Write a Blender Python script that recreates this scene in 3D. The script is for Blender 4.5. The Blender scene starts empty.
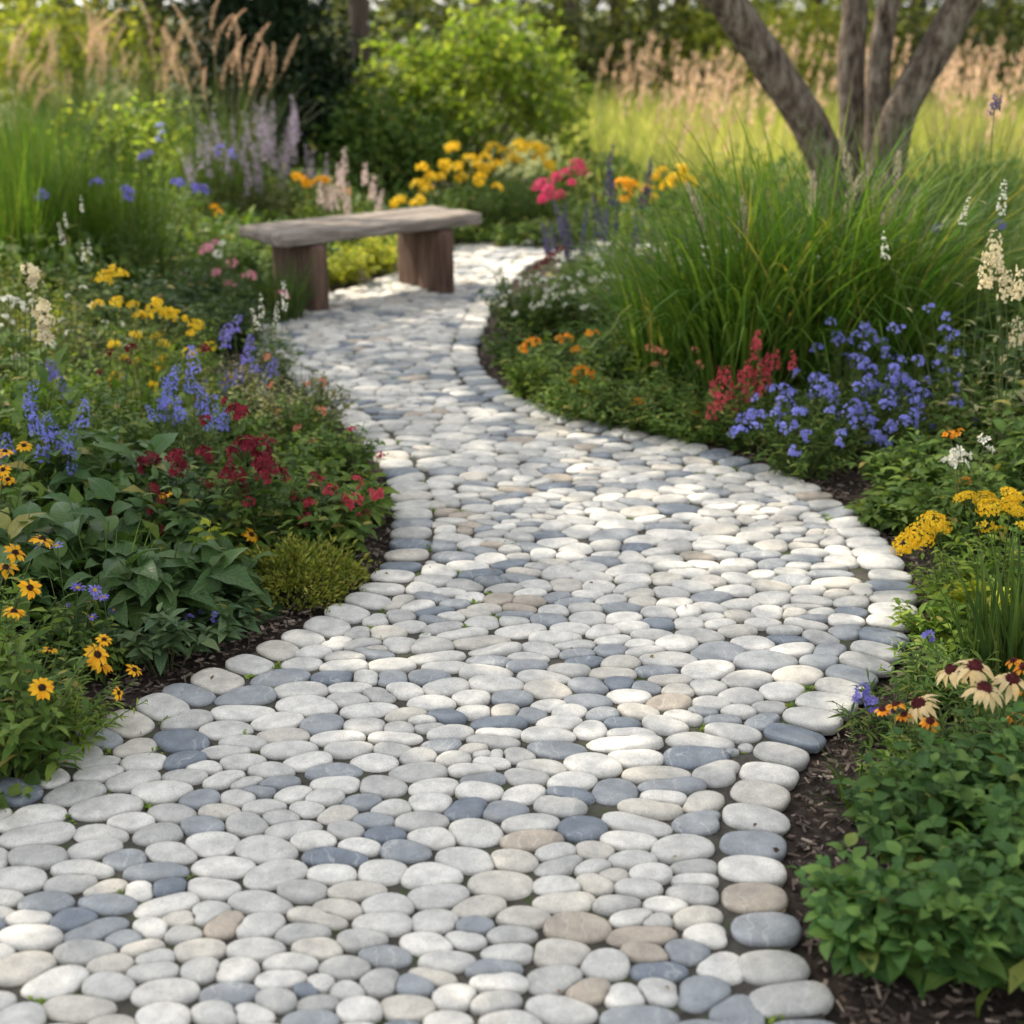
import bpy, math, random
import numpy as np
from mathutils import Vector, kdtree
R = math.radians
rng = np.random.default_rng(7)
random.seed(7)
sc = bpy.context.scene
col = sc.collection

# ------------------------------------------------------------------ camera
CAM_H, PITCH, FPX = 1.5, R(20), 1407.0
cd = bpy.data.cameras.new('camera')
cam = bpy.data.objects.new('camera', cd)
col.objects.link(cam)
cam.location = (0, 0, CAM_H)
cam.rotation_euler = (R(90) - PITCH, 0, 0)
cd.sensor_width = 36
cd.lens = 36 * FPX / 1024
cd.clip_end = 600
cd.clip_start = 0.05
cd.dof.use_dof = True
cd.dof.focus_distance = 3.25
cd.dof.aperture_fstop = 2.7
sc.camera = cam

# ------------------------------------------------------------------ world, sun, exposure
SUN_EL, SUN_AZ = R(50), R(-50)          # azimuth measured from +Y towards +X
SUND = np.array([math.sin(SUN_AZ) * math.cos(SUN_EL), math.cos(SUN_AZ) * math.cos(SUN_EL), math.sin(SUN_EL)])
w = bpy.data.worlds.new('World')
sc.world = w
w.use_nodes = True
nt = w.node_tree
sky = nt.nodes.new('ShaderNodeTexSky')
sky.sky_type = 'NISHITA'
sky.sun_disc = False
sky.sun_elevation = SUN_EL
sky.sun_rotation = SUN_AZ
soft = nt.nodes.new('ShaderNodeHueSaturation')      # sky colour desaturated to keep the shade from turning blue
soft.inputs['Saturation'].default_value = 0.20
nt.links.new(sky.outputs[0], soft.inputs['Color'])
nt.links.new(soft.outputs[0], nt.nodes['Background'].inputs[0])
nt.nodes['Background'].inputs[1].default_value = 0.15
ld = bpy.data.lights.new('sun', 'SUN')
ld.energy = 3.1
ld.angle = R(0.6)
ld.color = (1.0, 0.90, 0.74)
sun = bpy.data.objects.new('sun', ld)
col.objects.link(sun)
sun.rotation_euler = Vector(SUND).to_track_quat('Z', 'Y').to_euler()
sun.location = (-6, 8, 10)
sc.view_settings.view_transform = 'Standard'
sc.view_settings.look = 'None'
sc.view_settings.gamma = 1
sc.view_settings.exposure = 1.40
sc.cycles.max_bounces = 6
sc.cycles.diffuse_bounces = 3
sc.cycles.glossy_bounces = 2
sc.cycles.transmission_bounces = 4
sc.cycles.transparent_max_bounces = 4
sc.cycles.sample_clamp_indirect = 4
sc.cycles.use_denoising = True
sc.cycles.caustics_reflective = False
sc.cycles.caustics_refractive = False


def G(px, py, h=0.0):
    """the point at height h that stands where the photograph's pixel looks"""
    u, v = (px - 512) / FPX, (512 - py) / FPX
    d = np.array([u, math.cos(PITCH) + v * math.sin(PITCH), -math.sin(PITCH) + v * math.cos(PITCH)])
    t = (h - CAM_H) / d[2]
    return np.array([d[0] * t, d[1] * t, h])


def GY(px, py, Y):
    """the point in the vertical plane at distance Y"""
    u, v = (px - 512) / FPX, (512 - py) / FPX
    d = np.array([u, math.cos(PITCH) + v * math.sin(PITCH), -math.sin(PITCH) + v * math.cos(PITCH)])
    t = Y / d[1]
    return np.array([d[0] * t, Y, CAM_H + d[2] * t])


# ------------------------------------------------------------------ materials
def newmat(name):
    m = bpy.data.materials.new(name)
    m.use_nodes = True
    t = m.node_tree
    b = t.nodes['Principled BSDF']
    return m, t, b


def nd(t, kind, **kw):
    n = t.nodes.new('ShaderNode' + kind)
    for k, v in kw.items():
        setattr(n, k, v)
    return n


def ramp(t, fac, stops, interp='LINEAR'):
    r = nd(t, 'ValToRGB')
    r.color_ramp.interpolation = interp
    e = r.color_ramp.elements
    while len(e) < len(stops):
        e.new(0.5)
    for el, (p, c) in zip(e, stops):
        el.position = p
        el.color = (c[0], c[1], c[2], 1)
    t.links.new(fac, r.inputs[0])
    return r.outputs[0]


def noise(t, scale, detail=4, rough=0.55, vec=None, stretch=None, coord='Object'):
    n = nd(t, 'TexNoise')
    n.inputs['Scale'].default_value = scale
    n.inputs['Detail'].default_value = detail
    n.inputs['Roughness'].default_value = rough
    tc = nd(t, 'TexCoord')
    if stretch:
        mp = nd(t, 'Mapping')
        mp.inputs['Scale'].default_value = stretch
        t.links.new(tc.outputs[coord], mp.inputs[0])
        t.links.new(mp.outputs[0], n.inputs['Vector'])
    else:
        t.links.new(tc.outputs[coord], n.inputs['Vector'])
    return n.outputs[0]


def bump(t, b, h, strength, dist):
    bp = nd(t, 'Bump')
    bp.inputs['Strength'].default_value = strength
    bp.inputs['Distance'].default_value = dist
    t.links.new(h, bp.inputs['Height'])
    t.links.new(bp.outputs[0], b.inputs['Normal'])


def mix(t, fac, a, b, mode='MIX'):
    m = nd(t, 'MixRGB', blend_type=mode)
    for i, x in enumerate((fac, a, b)):
        if isinstance(x, (int, float)):
            m.inputs[i].default_value = x
        elif isinstance(x, tuple):
            m.inputs[i].default_value = (*x, 1)
        else:
            t.links.new(x, m.inputs[i])
    return m.outputs[0]


def leafmat(name, c1, c2, c3, trans=0.35, rough=0.58, veins=False, spec=0.2, tint=(1.25, 1.25, 0.55)):
    m, t, b = newmat(name)
    g = nd(t, 'NewGeometry')
    lift = lambda q: tuple(a * k for a, k in zip(q, (1.9, 1.55, 1.45))) if name[:4] in ('leaf', 'gras') else q
    c = ramp(t, g.outputs['Random Per Island'], [(0, lift(c1)), (0.45, lift(c2)), (0.94, lift(c3)), (1, (0.30, 0.24, 0.07))] if name[:4] in ('leaf', 'gras') else [(0, c1), (0.45, c2), (0.92, c3), (1, (c3[0] * .6, c3[1] * .5, c3[2] * .4))])
    oi = nd(t, 'ObjectInfo')
    hs = nd(t, 'HueSaturation')
    mr = nd(t, 'MapRange')
    mr.inputs[3].default_value, mr.inputs[4].default_value = 0.82, 1.2
    t.links.new(oi.outputs['Random'], mr.inputs[0])
    t.links.new(mr.outputs[0], hs.inputs['Value'])
    t.links.new(c, hs.inputs['Color'])
    c = hs.outputs[0]
    n = noise(t, 60, 3)
    c = mix(t, 0.35, c, ramp(t, n, [(0.3, (0.55, 0.6, 0.5)), (0.7, (1.3, 1.25, 1.2))]), 'MULTIPLY')
    if veins:
        a = nd(t, 'Attribute', attribute_name='lc')
        sx = nd(t, 'SeparateXYZ')
        t.links.new(a.outputs['Vector'], sx.inputs[0])
        ab = nd(t, 'Math', operation='ABSOLUTE')
        t.links.new(sx.outputs[0], ab.inputs[0])
        k = nd(t, 'Math', operation='MULTIPLY')           # side veins sweep forward
        k.inputs[1].default_value = 0.22
        t.links.new(ab.outputs[0], k.inputs[0])
        s = nd(t, 'Math', operation='SUBTRACT')
        t.links.new(sx.outputs[1], s.inputs[0]); t.links.new(k.outputs[0], s.inputs[1])
        f = nd(t, 'Math', operation='MULTIPLY'); f.inputs[1].default_value = 62
        t.links.new(s.outputs[0], f.inputs[0])
        si = nd(t, 'Math', operation='SINE'); t.links.new(f.outputs[0], si.inputs[0])
        vein = ramp(t, si.outputs[0], [(0.80, (0, 0, 0)), (1.0, (1, 1, 1))])
        mid = ramp(t, ab.outputs[0], [(0.0, (1, 1, 1)), (0.10, (0, 0, 0))])
        vm = mix(t, 1.0, vein, mid, 'LIGHTEN')
        c = mix(t, mix(t, 1.0, vm, (0.35, 0.35, 0.35), 'MULTIPLY'), c, (0.16, 0.24, 0.09))
        bump(t, b, vm, 0.35, -0.004)
    t.links.new(c, b.inputs['Base Color'])
    b.inputs['Roughness'].default_value = rough
    b.inputs['Specular IOR Level'].default_value = spec
    tr = nd(t, 'BsdfTranslucent')
    t.links.new(mix(t, 1.0, c, tint, 'MULTIPLY'), tr.inputs[0])
    mx = nd(t, 'MixShader')
    mx.inputs[0].default_value = trans
    t.links.new(b.outputs[0], mx.inputs[1]); t.links.new(tr.outputs[0], mx.inputs[2])
    t.links.new(mx.outputs[0], t.nodes['Material Output'].inputs[0])
    return m


def petalmat(name, c1, c2, trans=0.35):
    return leafmat(name, c1, tuple((a + b) / 2 for a, b in zip(c1, c2)), c2, trans, 0.6, tint=(1.1, 1.1, 1.1), spec=0.2)


def stonemat(name):
    m, t, b = newmat(name)
    g = nd(t, 'NewGeometry')
    W, L, M, B, D = (0.64, 0.615, 0.56), (0.53, 0.515, 0.475), (0.43, 0.42, 0.39), (0.285, 0.30, 0.31), (0.185, 0.21, 0.24)
    BE, TN = (0.53, 0.495, 0.43), (0.40, 0.345, 0.28)
    seq = [W, BE, L, B, W, M, L, D, W, L, M, W, B, W, L, M, L, BE, B, W, M, L, W, TN, L, D, M, W, L, B, BE, W]
    c = ramp(t, g.outputs['Random Per Island'], [(i / len(seq), s) for i, s in enumerate(seq)], 'CONSTANT')
    n1 = noise(t, 28, 5, 0.6)
    c = mix(t, 0.85, c, ramp(t, n1, [(0.3, (0.70, 0.70, 0.71)), (0.7, (1.2, 1.19, 1.17))]), 'MULTIPLY')
    n2 = noise(t, 420, 2, 0.6)
    c = mix(t, 0.8, c, ramp(t, n2, [(0.34, (0.68, 0.68, 0.68)), (0.52, (1.06, 1.06, 1.06))]), 'MULTIPLY')
    n3 = noise(t, 9, 6, 0.7)
    c = mix(t, ramp(t, n3, [(0.56, (0, 0, 0)), (0.72, (0.45, 0.45, 0.45))]), c, (0.26, 0.245, 0.20))
    n4 = noise(t, 75, 4, 0.7, stretch=(1, 1.8, 1))
    c = mix(t, ramp(t, n4, [(0.64, (0, 0, 0)), (0.70, (0.4, 0.4, 0.4))]), c, (0.22, 0.21, 0.19))
    wv = nd(t, 'TexWave')                              # pale mineral bands and veins on some stones
    wv.inputs['Scale'].default_value = 9; wv.inputs['Distortion'].default_value = 9; wv.inputs['Detail'].default_value = 4
    wv.inputs['Detail Scale'].default_value = 2.2
    tcw = nd(t, 'TexCoord'); t.links.new(tcw.outputs['Object'], wv.inputs['Vector'])
    vmask = mix(t, 1.0, ramp(t, wv.outputs[1], [(0.95, (0, 0, 0)), (0.995, (.3, .3, .3))]), ramp(t, noise(t, 7, 2), [(0.5, (0, 0, 0)), (0.56, (1, 1, 1))]), 'MULTIPLY')
    c = mix(t, vmask, c, (0.62, 0.60, 0.55))
    n5 = noise(t, 190, 3, 0.7)
    c = mix(t, ramp(t, n5, [(0.66, (0, 0, 0)), (0.72, (0.5, 0.5, 0.5))]), c, (0.17, 0.155, 0.135))
    t.links.new(c, b.inputs['Base Color'])
    b.inputs['Roughness'].default_value = 0.72
    b.inputs['Specular IOR Level'].default_value = 0.3
    bump(t, b, mix(t, 0.35, noise(t, 60, 5, 0.65), n2), 0.55, 0.004)
    return m


def simplemat(name, stops, scale, rough=0.85, bs=0.5, bd=0.01, stretch=None, detail=6, spec=0.25):
    m, t, b = newmat(name)
    n = noise(t, scale, detail, 0.65, stretch=stretch)
    t.links.new(ramp(t, n, stops), b.inputs['Base Color'])
    b.inputs['Roughness'].default_value = rough
    b.inputs['Specular IOR Level'].default_value = spec
    bump(t, b, n, bs, bd)
    return m


def islandmat(name, stops, rough=0.85):
    m, t, b = newmat(name)
    g = nd(t, 'NewGeometry')
    t.links.new(ramp(t, g.outputs['Random Per Island'], stops), b.inputs['Base Color'])
    b.inputs['Roughness'].default_value = rough
    return m


M = {}
M['stone'] = stonemat('river_stone')
M['mortar'] = simplemat('mortar', [(0.3, (0.03, 0.027, 0.023)), (0.52, (0.075, 0.068, 0.056)), (0.66, (0.05, 0.07, 0.022))], 22, 0.95, 0.8, 0.01)
M['soil'] = simplemat('soil', [(0.25, (0.02, 0.014, 0.011)), (0.6, (0.065, 0.047, 0.036)), (0.8, (0.11, 0.083, 0.064))], 45, 0.95, 1.0, 0.02)
M['ground'] = simplemat('ground', [(0.3, (0.07, 0.085, 0.03)), (0.6, (0.15, 0.165, 0.05)), (0.8, (0.20, 0.18, 0.08))], 1.5, 0.95, 0.5, 0.03)
M['chip'] = islandmat('bark_chip', [(0, (0.025, 0.017, 0.012)), (0.55, (0.085, 0.058, 0.043)), (0.88, (0.17, 0.125, 0.095)), (1, (0.32, 0.25, 0.19))])
M['litter'] = islandmat('dry_litter', [(0, (0.05, 0.03, 0.02)), (0.5, (0.16, 0.09, 0.05)), (0.8, (0.25, 0.17, 0.08)), (1, (0.12, 0.13, 0.03))])
M['bark'] = simplemat('grey_bark', [(0.34, (0.04, 0.028, 0.02)), (0.5, (0.15, 0.115, 0.085)), (0.6, (0.25, 0.205, 0.16)), (0.75, (0.33, 0.29, 0.23))], 11, 0.9, 1.0, 0.06, stretch=(2.2, 2.2, 0.8))
M['bark_dark'] = simplemat('brown_bark', [(0.3, (0.03, 0.022, 0.018)), (0.7, (0.10, 0.075, 0.06))], 6, 0.9, 0.9, 0.03, stretch=(2, 2, 0.4))
M['wood_grey'] = simplemat('weathered_wood', [(0.30, (0.055, 0.042, 0.034)), (0.5, (0.21, 0.175, 0.145)), (0.70, (0.38, 0.34, 0.295))], 8, 0.8, 0.8, 0.008, stretch=(0.5, 7, 7))
M['wood_brown'] = simplemat('brown_wood', [(0.28, (0.045, 0.026, 0.019)), (0.5, (0.115, 0.068, 0.048)), (0.75, (0.19, 0.125, 0.093))], 7, 0.8, 0.6, 0.006, stretch=(6, 6, 0.6))
M['stem'] = leafmat('stem_green', (0.06, 0.09, 0.025), (0.08, 0.12, 0.03), (0.10, 0.13, 0.045), 0.1)
M['straw'] = leafmat('straw_stem', (0.22, 0.19, 0.09), (0.27, 0.22, 0.11), (0.33, 0.27, 0.14), 0.2)
M['leaf'] = leafmat('leaf_mid_green', (0.028, 0.065, 0.014), (0.045, 0.10, 0.020), (0.085, 0.145, 0.030))
M['leaf_dark'] = leafmat('leaf_dark_green', (0.018, 0.045, 0.016), (0.028, 0.066, 0.022), (0.045, 0.09, 0.028), 0.28)
M['leaf_big'] = leafmat('leaf_broad_veined', (0.024, 0.062, 0.022), (0.034, 0.082, 0.026), (0.052, 0.105, 0.030), 0.28, 0.42, veins=True)
M['leaf_blue'] = leafmat('leaf_blue_green', (0.035, 0.078, 0.040), (0.05, 0.10, 0.05), (0.075, 0.13, 0.06), 0.28, 0.45, veins=True)
M['leaf_fresh'] = leafmat('leaf_fresh_green', (0.05, 0.11, 0.016), (0.085, 0.165, 0.024), (0.14, 0.22, 0.04), 0.42)
M['leaf_mint'] = leafmat('leaf_mint_green', (0.020, 0.062, 0.017), (0.032, 0.09, 0.022), (0.07, 0.145, 0.032), 0.35, veins=True)
M['leaf_lime'] = leafmat('leaf_lime', (0.12, 0.18, 0.015), (0.19, 0.26, 0.025), (0.28, 0.33, 0.05), 0.5)
M['leaf_shrub'] = leafmat('shrub_leaf', (0.11, 0.185, 0.03), (0.20, 0.29, 0.045), (0.38, 0.44, 0.11), 0.6)
M['leaf_sedum'] = leafmat('leaf_sedum', (0.05, 0.085, 0.014), (0.095, 0.14, 0.022), (0.17, 0.20, 0.04), 0.3)
M['leaf_sage'] = leafmat('leaf_grey_green', (0.07, 0.10, 0.05), (0.11, 0.14, 0.075), (0.16, 0.18, 0.10), 0.3)
M['grass'] = leafmat('grass_blade', (0.022, 0.068, 0.011), (0.042, 0.105, 0.015), (0.085, 0.145, 0.027), 0.42, 0.45)
M['grass_dark'] = leafmat('grass_blade_dark', (0.022, 0.055, 0.016), (0.034, 0.078, 0.022), (0.06, 0.105, 0.028), 0.35, 0.45)
M['meadow'] = leafmat('meadow_blade', (0.33, 0.37, 0.10), (0.46, 0.47, 0.17), (0.60, 0.55, 0.32), 0.62)
M['plume'] = leafmat('grass_plume', (0.27, 0.215, 0.155), (0.37, 0.30, 0.22), (0.52, 0.44, 0.34), 0.4, 0.8, tint=(1.05, 1.05, .95))
M['plume_cream'] = leafmat('cream_plume', (0.42, 0.36, 0.27), (0.5, 0.43, 0.33), (0.6, 0.53, 0.42), 0.4, 0.8, tint=(1.1, 1.05, 1))
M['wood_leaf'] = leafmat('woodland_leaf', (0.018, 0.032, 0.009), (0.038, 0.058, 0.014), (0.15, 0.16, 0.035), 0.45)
M['wood_leaf_sunlit'] = leafmat('woodland_leaf_light', (0.13, 0.17, 0.02), (0.22, 0.26, 0.04), (0.36, 0.36, 0.08), 0.55)  # sunlight on the far foliage put into a brighter leaf colour
M['conifer'] = leafmat('conifer_leaf', (0.010, 0.024, 0.009), (0.016, 0.036, 0.013), (0.026, 0.05, 0.016), 0.12)
M['yellow'] = petalmat('petal_yellow', (0.72, 0.44, 0.012), (0.82, 0.60, 0.04))
M['gold'] = petalmat('petal_gold', (0.75, 0.33, 0.012), (0.82, 0.45, 0.02))
M['orange'] = petalmat('petal_orange', (0.72, 0.22, 0.012), (0.78, 0.36, 0.03))
M['salmon'] = petalmat('petal_salmon', (0.55, 0.16, 0.10), (0.65, 0.30, 0.18))
M['cream'] = petalmat('petal_cream', (0.74, 0.60, 0.36), (0.80, 0.72, 0.52))
M['cream_petal'] = petalmat('petal_cream_yellow', (0.72, 0.52, 0.24), (0.78, 0.62, 0.36))
M['white'] = petalmat('petal_white', (0.72, 0.70, 0.58), (0.80, 0.79, 0.70))
M['pink'] = petalmat('petal_pink', (0.62, 0.19, 0.27), (0.72, 0.34, 0.40))
M['palepink'] = petalmat('petal_pale_pink', (0.62, 0.46, 0.44), (0.74, 0.62, 0.58))
M['magenta'] = petalmat('petal_magenta', (0.55, 0.03, 0.12), (0.65, 0.08, 0.20))
M['red'] = petalmat('petal_red', (0.46, 0.035, 0.06), (0.58, 0.10, 0.13))
M['burgundy'] = petalmat('petal_burgundy', (0.13, 0.008, 0.018), (0.22, 0.014, 0.03), 0.25)
M['blue'] = petalmat('petal_blue', (0.17, 0.18, 0.60), (0.30, 0.31, 0.78))
M['violet'] = petalmat('petal_violet', (0.16, 0.13, 0.52), (0.27, 0.24, 0.66))
M['lilac'] = petalmat('petal_lilac', (0.36, 0.29, 0.41), (0.50, 0.42, 0.51))
M['indigo'] = petalmat('petal_indigo', (0.09, 0.075, 0.16), (0.14, 0.12, 0.22), 0.2)
M['eye'] = simplemat('flower_eye', [(0.3, (0.012, 0.006, 0.004)), (0.7, (0.06, 0.02, 0.012))], 300, 0.9, 0.8, 0.002)
M['eye_red'] = simplemat('flower_eye_red', [(0.3, (0.03, 0.004, 0.006)), (0.7, (0.12, 0.02, 0.02))], 300, 0.9, 0.8, 0.002)


# ------------------------------------------------------------------ mesh builder
class MB:
    def __init__(s):
        s.V, s.F, s.LC, s.n = [], [], [], 0

    def add(s, v, f, mi=0, lc=None):
        v = np.asarray(v, dtype=np.float32).reshape(-1, 3)
        f = np.asarray(f, dtype=np.int64)
        s.V.append(v)
        s.F.append((f + s.n, mi))
        s.LC.append(np.zeros_like(v) if lc is None else np.asarray(lc, dtype=np.float32))
        s.n += len(v)

    def inst(s, tv, tf, Rm, T, S, mi=0, lc=None):
        """copies of a template: Rm (N,3,3) columns are axes, S (N,) or (N,3)"""
        N = len(T)
        if N == 0:
            return
        S = np.asarray(S, dtype=np.float64)
        S = S[:, None, None] if S.ndim == 1 else S[:, None, :]
        p = tv[None] * S
        p = np.einsum('nij,nkj->nki', Rm, p) + np.asarray(T)[:, None, :]
        k = len(tv)
        f = (tf[None] + (np.arange(N) * k)[:, None, None]).reshape(-1, tf.shape[1])
        s.add(p.reshape(-1, 3), f, mi, None if lc is None else np.tile(lc, (N, 1)))

    def mesh(s, name, mats, smooth=True, lc=False):
        me = bpy.data.meshes.new(name)
        V = np.concatenate(s.V)
        loops = np.concatenate([f.reshape(-1) for f, _ in s.F])
        tot = np.concatenate([np.full(len(f), f.shape[1]) for f, _ in s.F])
        mi = np.concatenate([np.full(len(f), m) for f, m in s.F])
        st = np.concatenate([[0], np.cumsum(tot)[:-1]])
        me.vertices.add(len(V)); me.vertices.foreach_set('co', V.reshape(-1))
        me.loops.add(len(loops)); me.loops.foreach_set('vertex_index', loops.astype(np.int32))
        me.polygons.add(len(tot))
        me.polygons.foreach_set('loop_start', st.astype(np.int32))
        me.polygons.foreach_set('loop_total', tot.astype(np.int32))
        me.polygons.foreach_set('material_index', mi.astype(np.int32))
        me.polygons.foreach_set('use_smooth', np.full(len(tot), smooth))
        if lc:
            a = me.attributes.new('lc', 'FLOAT_VECTOR', 'POINT')
            a.data.foreach_set('vector', np.concatenate(s.LC).reshape(-1))
        for m in (mats if isinstance(mats, (list, tuple)) else [mats]):
            me.materials.append(m)
        me.update(calc_edges=True)
        return me


def link(name, me, parent=None, loc=(0, 0, 0)):
    o = bpy.data.objects.new(name, me)
    col.objects.link(o)
    o.location = loc
    if parent:
        o.parent = parent
    return o


def tag(o, label=None, cat=None, group=None, kind=None):
    if label: o['label'] = label
    if cat: o['category'] = cat
    if group: o['group'] = group
    if kind: o['kind'] = kind
    return o


def empty(name, loc, label, cat, group=None, rz=0):
    o = bpy.data.objects.new(name, None)
    o.empty_display_size = 0.1
    col.objects.link(o)
    o.location = loc
    o.rotation_euler = (0, 0, rz)
    return tag(o, label, cat, group)


def nrm(a):
    return a / np.maximum(np.linalg.norm(a, axis=-1, keepdims=True), 1e-9)


def frames(d, up=None, roll=None):
    """rotation matrices whose y axis is d and whose z axis is as near up as it can be"""
    d = nrm(d)
    if up is None:
        up = np.tile([0, 0, 1.0], (len(d), 1))
    x = np.cross(d, up)
    bad = np.linalg.norm(x, axis=1) < 1e-4
    x[bad] = [1, 0, 0]
    x = nrm(x)
    z = np.cross(x, d)
    if roll is not None:
        c, s = np.cos(roll)[:, None], np.sin(roll)[:, None]
        x, z = x * c + z * s, z * c - x * s
    return np.stack([x, d, z], axis=2)


def leaf_t(n=4, w=0.4, droop=0.25, fold=0.12, peak=0.42, tip=0.9, wave=0.0):
    """leaf along +y, length 1; 3 vertices a row"""
    v, lc = [], []
    for i in range(n + 1):
        t = i / n
        a = t ** (math.log(0.5) / math.log(peak))
        ww = w * 0.5 * (math.sin(math.pi * min(a, 1)) ** tip if 0 < t < 1 else 0.02)
        z = -droop * t * t + 0.12 * droop * math.sin(math.pi * t)
        y = t - 0.25 * droop * t * t
        wv = wave * math.sin(t * 14)
        v += [(-ww, y, z + fold * ww * 2 + wv * ww), (0, y, z), (ww, y, z + fold * ww * 2 - wv * ww)]
        lc += [(-ww / (w * 0.5), t, 0), (0, t, 0), (ww / (w * 0.5), t, 0)]
    f = []
    for i in range(n):
        a = 3 * i
        f += [(a, a + 1, a + 4, a + 3), (a + 1, a + 2, a + 5, a + 4)]
    return np.array(v), np.array(f), np.array(lc)


def curve_tubes(mb, P, r0, r1, sides=3, mi=0):
    """P (N,K,3) polylines -> thin tubes"""
    N, K, _ = P.shape
    T = np.gradient(P, axis=1)
    T = nrm(T)
    ref = np.tile([0.31, 0.95, 0.05], (N, K, 1))
    X = nrm(np.cross(T, ref)); Y = np.cross(T, X)
    r = (np.linspace(1, 0, K)[None] * (np.asarray(r0).reshape(-1, 1) - np.asarray(r1).reshape(-1, 1)) + np.asarray(r1).reshape(-1, 1))
    an = np.arange(sides) * 2 * math.pi / sides
    V = P[:, :, None] + r[:, :, None, None] * (X[:, :, None] * np.cos(an)[None, None, :, None] + Y[:, :, None] * np.sin(an)[None, None, :, None])
    f = []
    for k in range(K - 1):
        for s_ in range(sides):
            a, b = k * sides + s_, k * sides + (s_ + 1) % sides
            f.append((a, b, b + sides, a + sides))
    f = np.array(f)
    F = (f[None] + (np.arange(N) * K * sides)[:, None, None]).reshape(-1, 4)
    mb.add(V.reshape(-1, 3), F, mi)


def bez(B, Tp, K=6, lift=0.62, side=0.3):
    C = B + (Tp - B) * np.array([side, side, lift])
    t = np.linspace(0, 1, K)[None, :, None]
    return (1 - t) ** 2 * B[:, None] + 2 * t * (1 - t) * C[:, None] + t * t * Tp[:, None]


def blades(mb, base, az, length, th0, th1, width, seg=6, mi=0, fold=0.0, power=1.6):
    """arching grass blades"""
    N = len(base)
    t = np.linspace(0, 1, seg + 1)
    th = th0[:, None] + th1[:, None] * t[None] ** power
    st = length[:, None] / seg
    dr = np.sin(th) * st; dz = np.cos(th) * st
    r = np.concatenate([np.zeros((N, 1)), np.cumsum(dr[:, :-1], 1)], 1)
    z = np.concatenate([np.zeros((N, 1)), np.cumsum(dz[:, :-1], 1)], 1)
    wob = (rng.normal(0, 0.05, (N, 1)) * t[None] ** 2) * length[:, None]
    ca, sa = np.cos(az)[:, None], np.sin(az)[:, None]
    P = np.stack([base[:, 0:1] + r * ca - wob * sa, base[:, 1:2] + r * sa + wob * ca, base[:, 2:3] + z], 2)
    W = width[:, None] * np.minimum(1, 0.55 + 1.5 * t)[None] * (1 - t[None] ** 2.2 * 0.97) * 0.5
    tw = az + math.pi / 2 + rng.normal(0, 0.5, N)
    sd = np.stack([np.cos(tw), np.sin(tw), np.zeros(N)], 1)[:, None]
    A, B = P - sd * W[..., None], P + sd * W[..., None]
    V = np.stack([A, B], 2)
    f = np.array([(2 * k, 2 * k + 1, 2 * k + 3, 2 * k + 2) for k in range(seg)])
    F = (f[None] + (np.arange(N) * 2 * (seg + 1))[:, None, None]).reshape(-1, 4)
    mb.add(V.reshape(-1, 3), F, mi)
    return P


# ------------------------------------------------------------------ flower heads (shared meshes, a few variants each)
FL = {}


def rdir(n, up=0.0):
    d = rng.normal(0, 1, (n, 3)); d[:, 2] += up
    return nrm(d)


def floret_t(n=5, cup=0.35, w=0.55):
    v, f = [], []
    for i in range(n):
        a = 2 * math.pi * i / n
        def P(r, da, z): return (r * math.cos(a + da), r * math.sin(a + da), z)
        k = len(v)
        v += [P(0.06, 0, 0), P(0.62, -w, cup * 0.6), P(1, 0, cup), P(0.62, w, cup * 0.6)]
        f.append((k, k + 1, k + 2, k + 3))
    return np.array(v), np.array(f)


def zframes(axis):
    """matrices whose z axis is axis, random spin"""
    a = nrm(axis)
    ref = rng.normal(0, 1, a.shape)
    x = nrm(np.cross(ref, a)); y = np.cross(a, x)
    return np.stack([x, y, a], 2)


def ball_t(n=8, m=5, half=True):
    v, f = [], []
    for j in range(m + 1):
        ph = (math.pi / 2 if half else math.pi) * j / m
        for i in range(n):
            v.append((math.sin(ph) * math.cos(2 * math.pi * i / n), math.sin(ph) * math.sin(2 * math.pi * i / n), math.cos(ph)))
    for j in range(m):
        for i in range(n):
            f.append((j * n + i, (j + 1) * n + i, (j + 1) * n + (i + 1) % n, j * n + (i + 1) % n))
    return np.array(v), np.array(f)


def variants(key, fn, n=3):
    if key not in FL:
        FL[key] = [fn() for _ in range(n)]
    return random.choice(FL[key])


def daisy(pet, eye, npet=12, L=0.026, droop=0.35, w=0.42, er=0.0085, eh=1.1):
    def mk():
        mb = MB()
        tv, tf, _ = leaf_t(4, w, droop, 0.1, 0.6, 0.6)
        a = np.arange(npet) * 2 * math.pi / npet + rng.normal(0, 0.10, npet)
        el = rng.normal(0.12, 0.14, npet)
        d = np.stack([np.cos(a) * np.cos(el), np.sin(a) * np.cos(el), np.sin(el)], 1)
        mb.inst(tv, tf, frames(d, roll=rng.normal(0, .2, npet)), d * er * 0.6, L * rng.uniform(0.85, 1.12, npet))
        mb2 = MB()
        bv, bf = ball_t(12, 6)
        bv = bv * [er, er, er * eh]
        mb2.add(bv, bf)
        # bristles of the cone
        n = 60
        dd = rdir(n, 1.0); dd[:, 2] = abs(dd[:, 2])
        fv, ff = floret_t(3, 0.9, .5)
        mb2.inst(fv, ff, zframes(dd), dd * [er, er, er * eh] * .95, np.full(n, er * 0.22))
        return mb.mesh('daisy_petals', pet), mb2.mesh('daisy_centre', eye)
    return lambda key: variants(key, mk, 4)


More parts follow.
